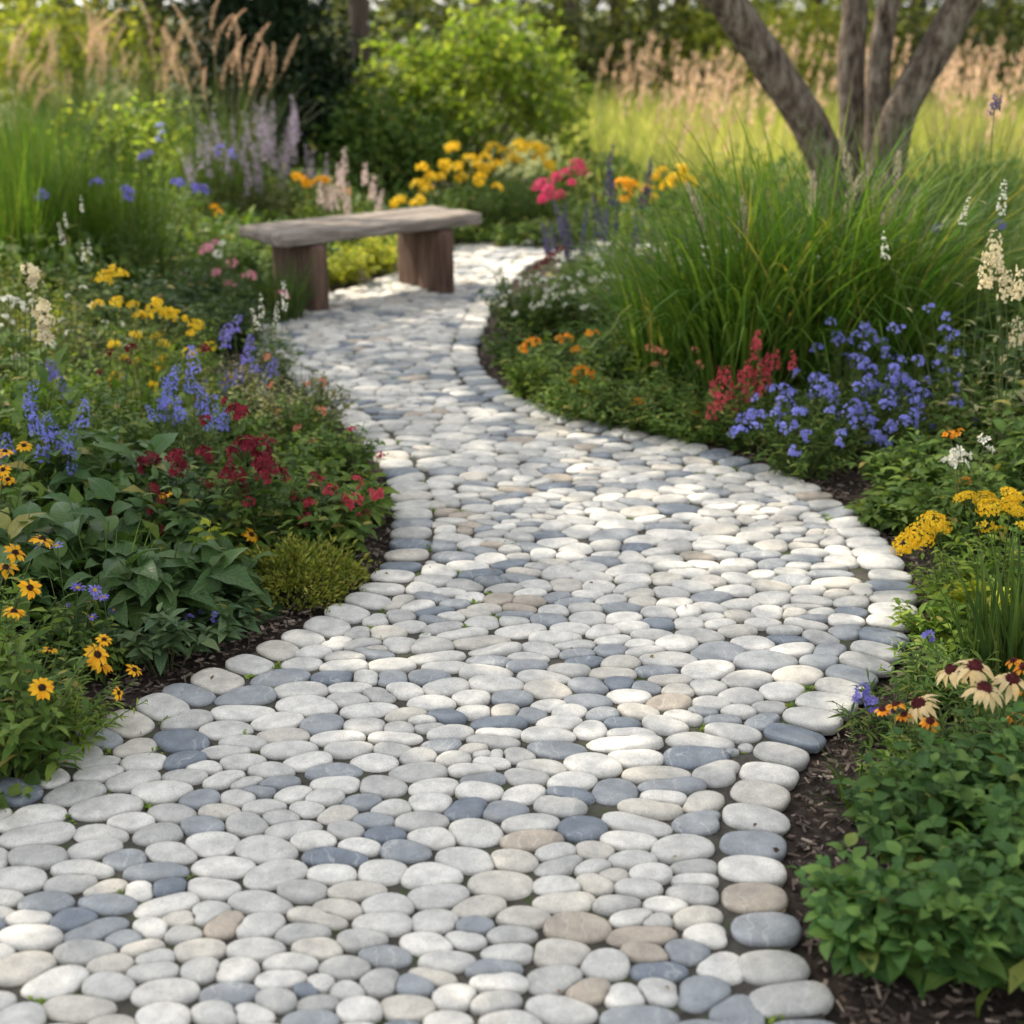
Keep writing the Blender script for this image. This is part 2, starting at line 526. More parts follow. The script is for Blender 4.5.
def cluster(petm, n=22, r=0.022, s=0.008, flat=0.7, mi2=None, cup=.35):
    def mk():
        mb = MB()
        d = rdir(n, 0.7); d[:, 2] = np.abs(d[:, 2]) * 1.0 - 0.15
        d = nrm(d)
        fv, ff = floret_t(5, cup)
        P = d * r * rng.uniform(0.75, 1.12, (n, 1)) * [1, 1, flat]
        mb.inst(fv, ff, zframes(d + rng.normal(0, .25, d.shape)), P, s * rng.uniform(0.7, 1.25, n))
        k = min(7, n)
        curve_tubes(mb, bez(np.tile([0, 0, -r * 1.2], (k, 1)), P[:k], 4), np.full(k, .0012), np.full(k, .0008), 3, 1)
        return mb.mesh('cluster', [petm, M['stem']])
    return mk


def spike(petm, L=0.09, r=0.012, s=0.007, n=50, taper=0.6, stem=True, mi2=None, gap=0.0):
    def mk():
        mb = MB()
        t = np.sort(rng.uniform(0, 1, n)) if gap == 0 else np.clip((rng.integers(0, int(1 / gap), n) + rng.normal(.5, .13, n)) * gap, 0, 1)
        az = rng.uniform(0, 2 * math.pi, n)
        rr = r * (1 - taper * t ** 1.3) * rng.uniform(0.7, 1.1, n)
        bend = rng.normal(0, 0.10, 2)
        P = np.stack([np.cos(az) * rr + bend[0] * L * t * t, np.sin(az) * rr + bend[1] * L * t * t, t * L], 1)
        d = np.stack([np.cos(az), np.sin(az), rng.normal(0.35, .3, n)], 1)
        fv, ff = floret_t(5, 0.5)
        mb.inst(fv, ff, zframes(d), P, s * (1 - 0.5 * t) * rng.uniform(0.7, 1.25, n))
        tt = np.linspace(-0.15, 1.02, 6)
        C = np.stack([bend[0] * L * tt * np.abs(tt), bend[1] * L * tt * np.abs(tt), tt * L], 1)[None]
        curve_tubes(mb, C, [.0022], [.0008], 4, 1)
        return mb.mesh('spike', [petm, mi2 or M['stem']])
    return mk


def plume(petm, L=0.3, r=0.03, n=220, droop=0.25, s=0.02):
    """soft grass seed head that nods to one side (+x)"""
    def mk():
        mb = MB()
        t = rng.uniform(0, 1, n) ** 0.9
        dr = droop * rng.uniform(0.6, 1.3)
        cx = dr * L * t ** 2; cz = L * (t - 0.35 * dr * t ** 2)
        az = rng.uniform(0, 2 * math.pi, n)
        rr = r * np.sin(math.pi * np.clip(t * 0.88 + 0.1, 0, 1)) ** 0.8 * rng.uniform(0.1, 1, n)
        P = np.stack([cx + np.cos(az) * rr, np.sin(az) * rr, cz], 1)
        d = np.stack([np.cos(az) * .45 + 2 * dr * t, np.sin(az) * .45, np.ones(n)], 1)
        lv, lf, _ = leaf_t(2, 0.22, 0.2, 0)
        mb.inst(lv, lf, frames(d, rdir(n)), P, s * rng.uniform(0.6, 1.4, n))
        tt = np.linspace(-0.3, 1, 7)
        C = np.stack([dr * L * tt * np.abs(tt), 0 * tt, L * (tt - .35 * dr * tt * np.abs(tt))], 1)[None]
        curve_tubes(mb, C, [.0016], [.0006], 3, 1)
        return mb.mesh('plume', [petm, M['straw']])
    return mk


def K(kind):
    """kind -> (part name, mesh, child mesh or None)"""
    T = {
        'rudbeckia': ('flower', daisy(M['gold'], M['eye'], 12, 0.026)),
        'rudbeckia_small': ('flower', daisy(M['gold'], M['eye'], 10, 0.018, er=.006)),
        'echinacea': ('flower', daisy(M['cream_petal'], M['eye_red'], 15, 0.033, 0.75, 0.36, 0.014, 1.2)),
        'helenium': ('flower', daisy(M['orange'], M['eye_red'], 11, 0.019, 0.5, 0.5, 0.009, 1.2)),
        'bluedaisy': ('flower', daisy(M['violet'], M['yellow'], 11, 0.014, 0.1, 0.34, 0.004, .8)),
    }
    if kind in T:
        a, b = T[kind][1](kind)
        return T[kind][0], a, b
    C = {
        'yellowcluster': ('flower_cluster', cluster(M['yellow'], 16, 0.028, 0.013, .6)),
        'yellowsmall': ('flower_cluster', cluster(M['yellow'], 7, 0.014, 0.011, .7)),
        'yellowbig': ('flower_cluster', cluster(M['yellow'], 22, 0.045, 0.020, .7)),
        'goldbig': ('flower_cluster', cluster(M['gold'], 18, 0.04, 0.020, .7)),
        'achillea': ('flower_cluster', cluster(M['yellow'], 200, 0.045, 0.0068, .40, cup=.4)),
        'orangesmall': ('flower_cluster', cluster(M['orange'], 7, 0.014, 0.010, .7)),
        'salmon': ('flower_cluster', cluster(M['salmon'], 10, 0.017, 0.009, .8)),
        'burgundy': ('flower_cluster', cluster(M['burgundy'], 26, 0.024, 0.010, .75)),
        'burgundysmall': ('flower_cluster', cluster(M['burgundy'], 10, 0.013, 0.008, .8)),
        'red': ('flower_cluster', cluster(M['red'], 14, 0.020, 0.010, .8)),
        'redspire': ('flower_spike', spike(M['red'], 0.10, 0.022, 0.013, 30, .5)),
        'pink': ('flower_cluster', cluster(M['pink'], 16, 0.026, 0.012, .75)),
        'magenta': ('flower_cluster', cluster(M['magenta'], 18, 0.045, 0.022, .7)),
        'white': ('flower_cluster', cluster(M['white'], 8, 0.016, 0.011, .8)),
        'whitetiny': ('flower_cluster', cluster(M['white'], 4, 0.010, 0.009, .8)),
        'creamphlox': ('flower_cluster', cluster(M['cream'], 12, 0.024, 0.013, .9, cup=.2)),
        'bluecluster': ('flower_cluster', cluster(M['blue'], 9, 0.022, 0.0095, .9, cup=.25)),
        'violetcluster': ('flower_cluster', cluster(M['violet'], 8, 0.02, 0.013, .8)),
        'veronica': ('flower_spike', spike(M['blue'], 0.10, 0.024, 0.0085, 62, .45)),
        'veronica_violet': ('flower_spike', spike(M['violet'], 0.09, 0.025, 0.0095, 46, .45)),
        'salvia': ('flower_spike', spike(M['indigo'], 0.26, 0.018, 0.011, 130, .6, gap=.055)),
        'catmint': ('flower_spike', spike(M['lilac'], 0.26, 0.022, 0.011, 64, .55, gap=.09)),
        'whitespike': ('flower_spike', spike(M['white'], 0.13, 0.016, 0.008, 46, .6, gap=.1)),
        'foamspike': ('flower_spike', spike(M['cream'], 0.13, 0.03, 0.011, 70, .35)),
        'palespike': ('flower_spike', spike(M['palepink'], 0.16, 0.02, 0.012, 50, .5, gap=.1)),
        'seedhead': ('seed_head', spike(M['indigo'], 0.06, 0.014, 0.008, 60, .2)),
        'plume': ('plume', plume(M['plume'], 0.38, 0.026, 240, 0.55, .017)),
        'plume_up': ('plume', plume(M['plume'], 0.34, 0.026, 260, 0.12, .022)),
        'plume_cream': ('plume', plume(M['plume_cream'], 0.13, 0.013, 170, 0.12, .015)),
    }
    nm, fn = C[kind]
    return nm, variants(kind, fn, 3), None


def put_flowers(root, kind, tips, axes, scales, spin=None):
    for i, (p, a, s) in enumerate(zip(tips, axes, scales)):
        nm, me, ch = K(kind)
        o = link(nm, me, root, p)
        q = Vector(a).to_track_quat('Z', 'Y')
        o.rotation_mode = 'QUATERNION'
        sp = random.uniform(0, 6.28) if spin is None else spin[i]
        o.rotation_quaternion = q @ Vector((0, 0, 1)).rotation_difference(Vector((0, 0, 1))) @ __import__('mathutils').Quaternion((0, 0, 1), sp)
        o.scale = (s, s, s)
        if ch:
            c = link('centre', ch, o)
    return


def plant(name, label, cat, at, h, spread, stems=24, leaf=(0.05, 0.4), per=14, lm='leaf', droop=0.3, fold=0.12, t0=0.15,
          elev=0.35, base_r=0.3, group=None, flowers=(), stem_r=0.0018, lseg=3, peak=0.42, whorl=False, lift=0.62, dome=0.5, fmat=None):
    """a flowering or leafy plant: stems that carry leaves, flower heads on stems of their own.
    flowers: (kind, n or [pixel positions], scale, reach)"""
    g = G(*at)
    root = empty(name, g, label, cat, group)
    mb = MB()
    az = rng.uniform(0, 2 * math.pi, stems)
    u = np.sqrt(rng.uniform(0, 1, stems))
    rr = u * spread
    z = h * (1 - dome * u ** 2) * rng.uniform(0.72, 1.0, stems)
    B = np.stack([np.cos(az) * rr * base_r, np.sin(az) * rr * base_r, np.full(stems, -0.01)], 1)
    T = np.stack([np.cos(az) * rr, np.sin(az) * rr, z], 1)
    P = bez(B, T, 7, lift)
    curve_tubes(mb, P, np.full(stems, stem_r), np.full(stems, stem_r * .5), 3, 1)
    tv, tf, lc = leaf_t(lseg, leaf[1], droop, fold, peak, wave=0.12)
    k = per
    tt = np.clip(t0 + (1 - t0) * (np.arange(k)[None] + rng.uniform(0, 1, (stems, k))) / k, 0, 1)
    if whorl:
        tt = t0 + (1 - t0) * np.ceil(np.arange(1, k + 1) / 4)[None] / math.ceil(k / 4) * np.ones((stems, 1)); tt = np.clip(tt, 0, 1)
    idx = tt * 6
    i0 = np.minimum(idx.astype(int), 5); fr = (idx - i0)[..., None]
    ar = np.arange(stems)[:, None]
    Q = P[ar, i0] * (1 - fr) + P[ar, i0 + 1] * fr
    tg = nrm(P[ar, i0 + 1] - P[ar, i0])
    a2 = (np.arange(k) * 2.39996)[None] + rng.uniform(0, 6.28, (stems, 1)) + rng.normal(0, .3, (stems, k))
    hor = np.stack([np.cos(a2), np.sin(a2), np.zeros_like(a2)], 2)
    el = elev + rng.normal(0, 0.25, (stems, k)) + 0.5 * (tt - 0.5)
    d = hor * np.cos(el)[..., None] + tg * np.sin(el)[..., None] + np.array([0, 0, -0.05])
    S = leaf[0] * rng.uniform(0.45, 1.2, (stems, k)) * (1.05 - 0.5 * tt ** 3)
    keep = np.ones((stems, k), bool)
    d = d.reshape(-1, 3); Q = Q.reshape(-1, 3)
    mb.inst(tv, tf, frames(d, roll=rng.normal(0, 0.35, len(d))), Q, S.reshape(-1), 0, lc)
    # flower stalks
    todo = []
    for kind, n, fs, reach in flowers:
        if isinstance(n, int):
            a = rng.uniform(0, 6.283, n); u = np.sqrt(rng.uniform(0, 1, n))
            Tf = np.stack([np.cos(a) * u * spread, np.sin(a) * u * spread, h * (1 - dome * u ** 2) * reach * rng.uniform(0.82, 1.08, n)], 1)
        else:
            Tf = np.array([GY(px, py, g[1] + rng.uniform(-.4, .4) * spread) - g for px, py in n])
        Tf[:, 2] = np.maximum(Tf[:, 2], .06)
        nf = len(Tf)
        Bf = Tf * [0.25, 0.25, 0]
        Pf = bez(Bf, Tf, 7, .7)
        curve_tubes(mb, Pf, np.full(nf, stem_r * 1.1), np.full(nf, stem_r * .6), 3, 1)
        up = 'spike' in K(kind)[0]
        ax = nrm(Pf[:, -1] - Pf[:, -2]) * (.35 if up else 1) + (np.array([0, 0, 1.0]) if up or kind in ('echinacea', 'helenium') else np.array([0, -0.3, 0.4])) + rng.normal(0, .10 if up else .22, (nf, 3))
        todo.append((kind, Tf, nrm(ax), fs * rng.uniform(0.8, 1.15, nf)))
        # a few small leaves on the stalks
        for t_ in (2, 3, 4):
            a = rng.uniform(0, 6.28, nf); dd = np.stack([np.cos(a), np.sin(a), np.full(nf, .6)], 1)
            mb.inst(tv, tf, frames(dd), Pf[:, t_], np.full(nf, leaf[0] * .7), 0, lc)
    me = mb.mesh('foliage', [M[lm], M['stem']], lc=True)
    link('foliage', me, root)
    for t in todo:
        put_flowers(root, *t)
    return root


def grass_clump(name, label, at, h, n=500, r=0.15, width=0.006, th0=0.25, th1=1.2, lm='grass', plumes=(), group=None, cat='grass', lean=None, power=1.6):
    """plumes: (kind, count, scale, reach, lean azimuth)"""
    g = G(*at) if len(at) == 2 else np.array(at)
    root = empty(name, g, label, cat, group)
    mb = MB()
    az = rng.uniform(0, 6.283, n)
    u = np.sqrt(rng.uniform(0, 1, n)) * r
    base = np.stack([np.cos(az) * u, np.sin(az) * u, np.full(n, -.01)], 1)
    az2 = az + rng.normal(0, .5, n)
    if lean is not None:
        az2 = np.where(rng.uniform(0, 1, n) < .5, lean + rng.normal(0, .6, n), az2)
    blades(mb, base, az2, h * rng.uniform(0.55, 1.15, n), np.abs(rng.normal(0, th0, n)), th1 * rng.uniform(0.15, 1.25, n), width * rng.uniform(.6, 1.25, n), 8, 0, power=power)
    todo = []
    for kind, k, fs, reach, la in plumes:
        if isinstance(k, int):
            a = rng.uniform(0, 6.28, k) if la is None else la + rng.normal(0, .55, k)
            rr = rng.uniform(0.1, 0.42, k) * h
            Tf = np.stack([np.cos(a) * rr, np.sin(a) * rr, h * reach * rng.uniform(.8, 1.1, k)], 1)
        else:
            Tf = np.array([GY(px, py, g[1] + rng.uniform(-.15, .05)) - g for px, py in k]); k = len(Tf)
            a = np.arctan2(Tf[:, 1], Tf[:, 0]) if la is None else la + rng.normal(0, .4, k)
        Bf = Tf * [.12, .12, 0]
        Pf = bez(Bf, Tf, 8, .75)
        curve_tubes(mb, Pf, np.full(k, .0022), np.full(k, .0012), 3, 1)
        ax = nrm(Pf[:, -1] - Pf[:, -2]) * .6 + np.array([0, 0, .5])
        todo.append((kind, Tf, ax, fs * rng.uniform(.75, 1.2, k), a))
    link('blades', mb.mesh('blades', [M[lm], M['straw']]), root)
    for kind, Tf, ax, s, a in todo:
        put_flowers(root, kind, Tf, ax, s, spin=list(a))
    return root


# sun flecks on the ground: where the canopy lets the sun through (x, y, rx, ry)
def fl(px, py, rx, ry): p = G(px, py); return (p[0], p[1], rx, ry)


FLECKS = [fl(690, 525, .42, .26), fl(520, 505, .22, .16), fl(470, 560, .12, .13), fl(830, 572, .20, .20), fl(600, 555, .22, .16), fl(740, 575, .2, .12),
          fl(560, 470, .14, .12), fl(640, 440, .2, .12), fl(300, 735, .09, .05), fl(470, 735, .17, .06), fl(560, 780, .17, .05), fl(620, 705, .1, .06),
          fl(400, 460, .12, .2), fl(560, 400, .3, .14), fl(905, 650, .08, .2), fl(700, 660, .12, .05), fl(380, 640, .1, .06), fl(950, 520, .25, .25), fl(650, 400, .3, .15),
          fl(300, 560, .15, .12), fl(60, 310, .6, 1.0), fl(170, 280, .5, .6), fl(860, 380, .4, .3), fl(300, 450, .2, .2), fl(50, 520, .2, .2)]


def fleck_keep(P):
    g = P - SUND[None] * (P[:, 2:3] / SUND[2])
    keep = np.ones(len(P), bool)
    for x, y, rx, ry in FLECKS:
        dd = ((g[:, 0] - x) / rx) ** 2 + ((g[:, 1] - y) / ry) ** 2
        keep &= (dd > rng.uniform(0.55, 1.35, len(P))) | (rng.uniform(0, 1, len(P)) < .36)     # a few leaves stay in every gap
    keep &= ~((g[:, 1] > 7.0 + rng.normal(0, .25, len(P))) & (g[:, 1] < 14))
    return keep


def leaf_cloud(mb, centres, per, sig, size, w=0.5, mi=0, flat=0.7, cull=False, seg=2, zmin=None):
    centres = np.asarray(centres)
    N = len(centres)
    P = np.repeat(centres, per, 0) + rng.normal(0, 1, (N * per, 3)) * np.array([sig, sig, sig * flat])
    if zmin is not None:
        P = P[P[:, 2] > zmin]
    if cull:
        P = P[fleck_keep(P)]
    d = rdir(len(P), -0.1) * [1, 1, .6]
    tv, tf, lc = leaf_t(seg, w, .25, .12)
    mb.inst(tv, tf, frames(d, roll=rng.normal(0, .7, len(P))), P, size * rng.uniform(.6, 1.25, len(P)), mi, lc)


def limb(mb, pts, radii, sides=12, mi=0, rough=0.06):
    """a tapered trunk or branch through pts"""
    pts = np.array(pts, float)
    n = len(pts)
    # resample smooth
    ts = np.linspace(0, n - 1, (n - 1) * 6 + 1)
    out, rad = [], []
    for t in ts:
        i = min(int(t), n - 2); f = t - i
        p0, p1, p2, p3 = pts[max(i - 1, 0)], pts[i], pts[i + 1], pts[min(i + 2, n - 1)]
        out.append(0.5 * ((2 * p1) + (-p0 + p2) * f + (2 * p0 - 5 * p1 + 4 * p2 - p3) * f * f + (-p0 + 3 * p1 - 3 * p2 + p3) * f ** 3))
        rad.append(radii[i] * (1 - f) + radii[i + 1] * f)
    P = np.array(out); rad = np.array(rad)
    T = nrm(np.gradient(P, axis=0))
    ref = np.tile([0.2, 0.97, 0.1], (len(P), 1))
    X = nrm(np.cross(T, ref)); Y = np.cross(T, X)
    an = np.arange(sides) * 2 * math.pi / sides
    ph = rng.uniform(0, 6, 3)
    rr = rad[:, None] * (1 + rough * np.sin(an * 3 + ph[0])[None] * np.sin(ts * 1.3 + ph[1])[:, None] + rng.normal(0, rough * .35, (len(P), sides)))
    V = P[:, None] + rr[..., None] * (X[:, None] * np.cos(an)[None, :, None] + Y[:, None] * np.sin(an)[None, :, None])
    f = [(k * sides + s, k * sides + (s + 1) % sides, (k + 1) * sides + (s + 1) % sides, (k + 1) * sides + s) for k in range(len(P) - 1) for s in range(sides)]
    mb.add(V.reshape(-1, 3), f, mi)
    return P


# ------------------------------------------------------------------ ground and path
def smooth_poly(pts, step=0.02):
    pts = np.array(pts, float); n = len(pts); out = []
    for i in range(n - 1):
        p0, p1, p2, p3 = pts[max(i - 1, 0)], pts[i], pts[i + 1], pts[min(i + 2, n - 1)]
        k = max(2, int(np.linalg.norm(p2 - p1) / step))
        for f in np.arange(k) / k:
            out.append(0.5 * ((2 * p1) + (-p0 + p2) * f + (2 * p0 - 5 * p1 + 4 * p2 - p3) * f * f + (-p0 + 3 * p1 - 3 * p2 + p3) * f ** 3))
    out.append(pts[-1])
    return np.array(out)


LEFT = [(-1.35, 0.6), (-1.30, 1.6), (-1.15, 2.25)] + [tuple(G(*p)[:2]) for p in
        [(75, 738), (170, 692), (240, 656), (300, 628), (350, 598), (382, 563), (391, 530), (388, 492), (362, 450), (322, 410), (268, 366), (240, 340)]] + \
       [(-1.24, 7.0), (-1.05, 7.45), (-.78, 7.9), (-.62, 8.5), (-.45, 9.05), (0.0, 9.32), (0.6, 9.3), (1.3, 9.05), (2.2, 8.75)]
RIGHT = [(0.62, 0.6), (0.58, 1.3)] + [tuple(G(*p)[:2]) for p in
         [(845, 1024), (812, 965), (790, 890), (792, 812), (832, 740), (885, 685), (915, 640), (917, 597), (888, 545), (830, 497), (762, 466), (690, 445), (600, 425), (535, 406), (498, 386), (480, 360), (487, 330), (508, 290), (540, 262)]] + \
        [(0.42, 8.55), (0.9, 8.4), (1.5, 8.1), (2.1, 7.8)]
Lp, Rp = smooth_poly(LEFT), smooth_poly(RIGHT)
POLY = np.concatenate([Lp, Rp[::-1]])


def inside(P, poly):
    x, y = P[:, 0], P[:, 1]
    c = np.zeros(len(P), bool)
    q = poly[::3]
    for (x0, y0), (x1, y1) in zip(q, np.roll(q, -1, 0)):
        m = (y0 > y) != (y1 > y)
        if m.any():
            c ^= m & (x < (x1 - x0) * (y - y0) / (y1 - y0 + 1e-12) + x0)
    return c


edge_kd = kdtree.KDTree(len(Lp) + len(Rp))
for i, p in enumerate(np.concatenate([Lp, Rp])):
    edge_kd.insert((p[0], p[1], 0), i)
edge_kd.balance()


def edge_dist(P):
    return np.array([edge_kd.find((p[0], p[1], 0))[2] for p in P])


def sheet(name, mat, x0, x1, y0, y1, nx, ny, z, amp=0.0):
    X, Y = np.meshgrid(np.linspace(x0, x1, nx + 1), np.linspace(y0, y1, ny + 1))
    Z = z + amp * (np.sin(X * 5.1 + Y * 2.3) + np.sin(X * 2.2 - Y * 6.1 + 1))
    mb = MB()
    f = [(j * (nx + 1) + i, j * (nx + 1) + i + 1, (j + 1) * (nx + 1) + i + 1, (j + 1) * (nx + 1) + i) for j in range(ny) for i in range(nx)]
    mb.add(np.stack([X, Y, Z], 2).reshape(-1, 3), f)
    return tag(link(name, mb.mesh(name, mat)), kind='structure')


gr = sheet('ground', M['ground'], -150, 150, -20, 280, 30, 30, -0.03)
so = sheet('soil', M['soil'], -6, 7, -2, 13, 130, 150, -0.008, 0.003)

# path bed
mb = MB()
kL = np.linspace(0, 1, 160); iL = (kL * (len(Lp) - 1)).astype(int); iR = (kL * (len(Rp) - 1)).astype(int)
# pair the two edges by nearest arc positions
bl, br = Lp[iL], Rp[iR]
ct = (bl + br) / 2
bl = bl + nrm(ct - bl) * .03
br = br + nrm(ct - br) * .03
V = np.concatenate([np.c_[bl, np.full(160, .008)], np.c_[br, np.full(160, .008)]])
mb.add(V, [(i, 160 + i, 161 + i, i + 1) for i in range(159)])
path = tag(link('path', mb.mesh('path_bed', M['mortar'])), kind='structure')

# pebbles: relaxed cells, longer across the path than along it
SY = 1.52
nseed = 2000
cand = np.stack([rng.uniform(-1.6, 2.2, 60000), rng.uniform(0.7, 9.4, 60000)], 1)
cand = cand[inside(cand, POLY)]
ced = edge_dist(cand)
inner = cand[ced > 0.145]
area_in = len(inner) / 60000 * 3.8 * 8.7
nseed = int(area_in / 0.0054)
ghost = []
EDGE = []
for poly, sgn in ((Lp, 1), (Rp, -1)):
    seg = np.linalg.norm(np.diff(poly, axis=0), axis=1)
    s = np.concatenate([[0], np.cumsum(seg)])
    # normals pointing into the path
    T = nrm(np.gradient(poly, axis=0)); Nn = np.stack([T[:, 1], -T[:, 0]], 1) * sgn
    for q in np.arange(0, s[-1], 0.035):
        j = min(np.searchsorted(s, q), len(poly) - 1)
        ghost.append(poly[j] + Nn[j] * 0.062)
    off = poly + Nn * 0.067                         # the row runs along the edge, spaced on its own line
    k9 = np.ones(9) / 9
    off = np.stack([np.convolve(np.pad(off[:, a_], 4, 'edge'), k9, 'valid') for a_ in (0, 1)], 1)
    s2 = np.concatenate([[0], np.cumsum(np.linalg.norm(np.diff(off, axis=0), axis=1))])
    q, last = 0.04, None
    while q < s2[-1]:
        wd = rng.uniform(0.068, 0.094)
        j = min(np.searchsorted(s2, q + wd / 2), len(poly) - 1)
        c_ = off[j]
        if last is None or np.linalg.norm(c_ - last[0]) > (wd + last[1]) * .47:
            EDGE.append((c_ + Nn[j] * rng.normal(0, .003), math.atan2(Nn[j][1], Nn[j][0]), wd))
            last = (c_, wd)
            q += wd + 0.001
        else:
            q += .01
ghost = np.array(ghost)
seeds = inner[rng.choice(len(inner), nseed, replace=False)]
q2 = lambda a: a * [1, SY]
samp = q2(cand)
for it in range(5):
    allp = np.concatenate([q2(seeds), q2(ghost)])
    kd = kdtree.KDTree(len(allp))
    for i, p in enumerate(allp):
        kd.insert((p[0], p[1], 0), i)
    kd.balance()
    idx = np.array([kd.find((p[0], p[1], 0))[1] for p in samp])
    if it == 4:
        break
    cnt = np.bincount(idx, minlength=len(allp))[:nseed]
    sx = np.bincount(idx, samp[:, 0], len(allp))[:nseed]; sy = np.bincount(idx, samp[:, 1], len(allp))[:nseed]
    ok = cnt > 0
    new = np.stack([sx / np.maximum(cnt, 1), sy / np.maximum(cnt, 1)], 1) / [1, SY]
    seeds[ok] = seeds[ok] * .35 + new[ok] * .65
NA = 28
an = np.arange(NA) * 2 * math.pi / NA
U = np.stack([np.cos(an), np.sin(an)], 1)


def lowpass(r, k):
    f = np.fft.rfft(r); f[k + 1:] = 0
    return np.fft.irfft(f, len(r))


PROF = [(0.94, -0.35), (1.0, 0.25), (0.992, 0.50), (0.96, 0.74), (0.88, 0.90), (0.66, 0.985), (0.33, 1.01)]
ring_f = []
nr = len(PROF)
for k in range(nr - 1):
    for s_ in range(NA):
        ring_f.append((k * NA + s_, k * NA + (s_ + 1) % NA, (k + 1) * NA + (s_ + 1) % NA, (k + 1) * NA + s_))
ring_f = np.array(ring_f)
cap_f = np.array([[(nr - 1) * NA + s_, (nr - 1) * NA + (s_ + 1) % NA, nr * NA] for s_ in range(NA)])


def stone(mb, c, r, thick, ang=0.0, sy=1.0, zoff=0.0):
    x, y = r * U[:, 0], r * U[:, 1] / sy
    ca, sa = math.cos(ang), math.sin(ang)
    x, y = x * ca - y * sa, x * sa + y * ca
    tx, ty = rng.normal(0, .055, 2)
    zoff = zoff + rng.normal(0, .0013)
    lump = rng.normal(0, .04, 4)
    rows = []
    for f, z in PROF:
        X, Y = x * f, y * f
        zz = z * thick * (1 + lump[0] * np.cos(an + lump[1] * 40) * 2)
        rows.append(np.stack([c[0] + X, c[1] + Y, .004 + zoff + zz + (X * tx + Y * ty) * max(z, 0)], 1))
    rows.append(np.array([[c[0], c[1], .004 + zoff + thick * 1.0]]))
    V = np.concatenate(rows)
    mb.add(V, ring_f)
    n0 = mb.n - len(V)
    mb.F.append((cap_f + n0, 0))


mb = MB()
nb = 14
RAD = np.zeros((nseed, NA))
for i in range(nseed):
    ci = allp[i]
    ds = np.array([allp[j] - ci for _, j, _ in kd.find_n((ci[0], ci[1], 0), nb) if j != i])
    dot = U @ ds.T
    e_, ei_, ed_ = edge_kd.find((seeds[i][0], seeds[i][1], 0))
    lim = np.where(dot > 1e-4, (ds ** 2).sum(1)[None] / 2 / np.maximum(dot, 1e-4), 9)
    r = np.minimum(lim.min(1), 0.095)
    if ed_ < .26:                                   # keep clear of the row of edging stones
        nv = (np.array(e_[:2]) - seeds[i]) / ed_
        dn = U[:, 0] * nv[0] + U[:, 1] / SY * nv[1]
        r = np.minimum(r, np.where(dn > 1e-3, max(ed_ - .130, .02) / np.maximum(dn, 1e-3), 9))
    s_ = lowpass(r, 2)
    r = np.minimum(s_, r * 1.03)
    r = lowpass(r, 4)
    r = np.maximum(r * rng.uniform(0.97, 1.03) - 0.0010, 0.012)
    RAD[i] = r
    stone(mb, seeds[i], r, rng.uniform(0.0135, 0.0185), 0, SY)
# small infill pebbles where the big ones leave a hole
fill = []
for p in cand[rng.permutation(len(cand))[:14000]]:
    qp = (p[0], p[1] * SY)
    cl = 9
    for co, j, d_ in kd.find_n((qp[0], qp[1], 0), 5):
        if j < nseed:
            k_ = int((math.atan2(qp[1] - co[1], qp[0] - co[0]) % (2 * math.pi)) / (2 * math.pi) * NA) % NA
            cl = min(cl, d_ - RAD[j, k_])
    if cl > .0125:
        cl = min(cl, edge_kd.find((p[0], p[1], 0))[2] - .131)
        if cl > .0125:
            fill.append((cl, p))
fill.sort(key=lambda a: -a[0])
used = []
for cl, p in fill:
    if all((p[0] - u[0]) ** 2 + (p[1] - u[1]) ** 2 > (cl * .75 + u[2]) ** 2 for u in used):
        used.append((p[0], p[1], cl * .9))
        rr_ = lowpass(cl * 1.15 * rng.uniform(.92, 1.12, NA), 3)
        stone(mb, p, rr_, rng.uniform(.010, .015), 0, 1.15)
link('pebbles', mb.mesh('pebbles', M['stone']), path)
# one row of oblong stones laid crosswise along both edges
mb = MB()
for c, a, wd in EDGE:
    A, B = rng.uniform(.060, .068), wd / 2 + .001
    e = rng.uniform(2.4, 3.2)
    r = (np.abs(np.cos(an) / A) ** e + np.abs(np.sin(an) / B) ** e) ** (-1 / e)
    r = r * (1 + .04 * np.cos(an + rng.uniform(0, 6)) + .03 * np.cos(2 * an + rng.uniform(0, 6)))
    stone(mb, c, r, rng.uniform(.0145, .0185), a + rng.normal(0, .05), 1.0)
link('edging_stones', mb.mesh('edging_stones', M['stone']), path)

# little weeds and moss in the joints
dq = samp - allp[idx]
inn = idx < nseed
ai = ((np.arctan2(dq[:, 1], dq[:, 0]) % (2 * math.pi)) / (2 * math.pi) * NA).astype(int) % NA
gapm = inn & (np.linalg.norm(dq, axis=1) > RAD[np.minimum(idx, nseed - 1), ai] * 1.13)
gp = cand[gapm]
nz = np.sin(gp[:, 0] * 3.1 + 1.3) * np.sin(gp[:, 1] * 2.3) + rng.normal(0, .6, len(gp))
gp = gp[nz > 0.25]
gp = gp[rng.permutation(len(gp))[:1300]]
mb = MB()
tv, tf, lc = leaf_t(2, .6, .3, .1)
for p in gp:
    n = rng.integers(8, 26)
    o = rng.normal(0, .007, (n, 2))
    d = rdir(n, .7)
    mb.inst(tv, tf, frames(d), np.c_[p[0] + o[:, 0], p[1] + o[:, 1], np.full(n, .009)], rng.uniform(.007, .017, n))
tag(link('joint_moss', mb.mesh('joint_moss', M['leaf_fresh'])), 'tiny green weeds and moss growing in the joints between pebbles', 'moss', kind='stuff')

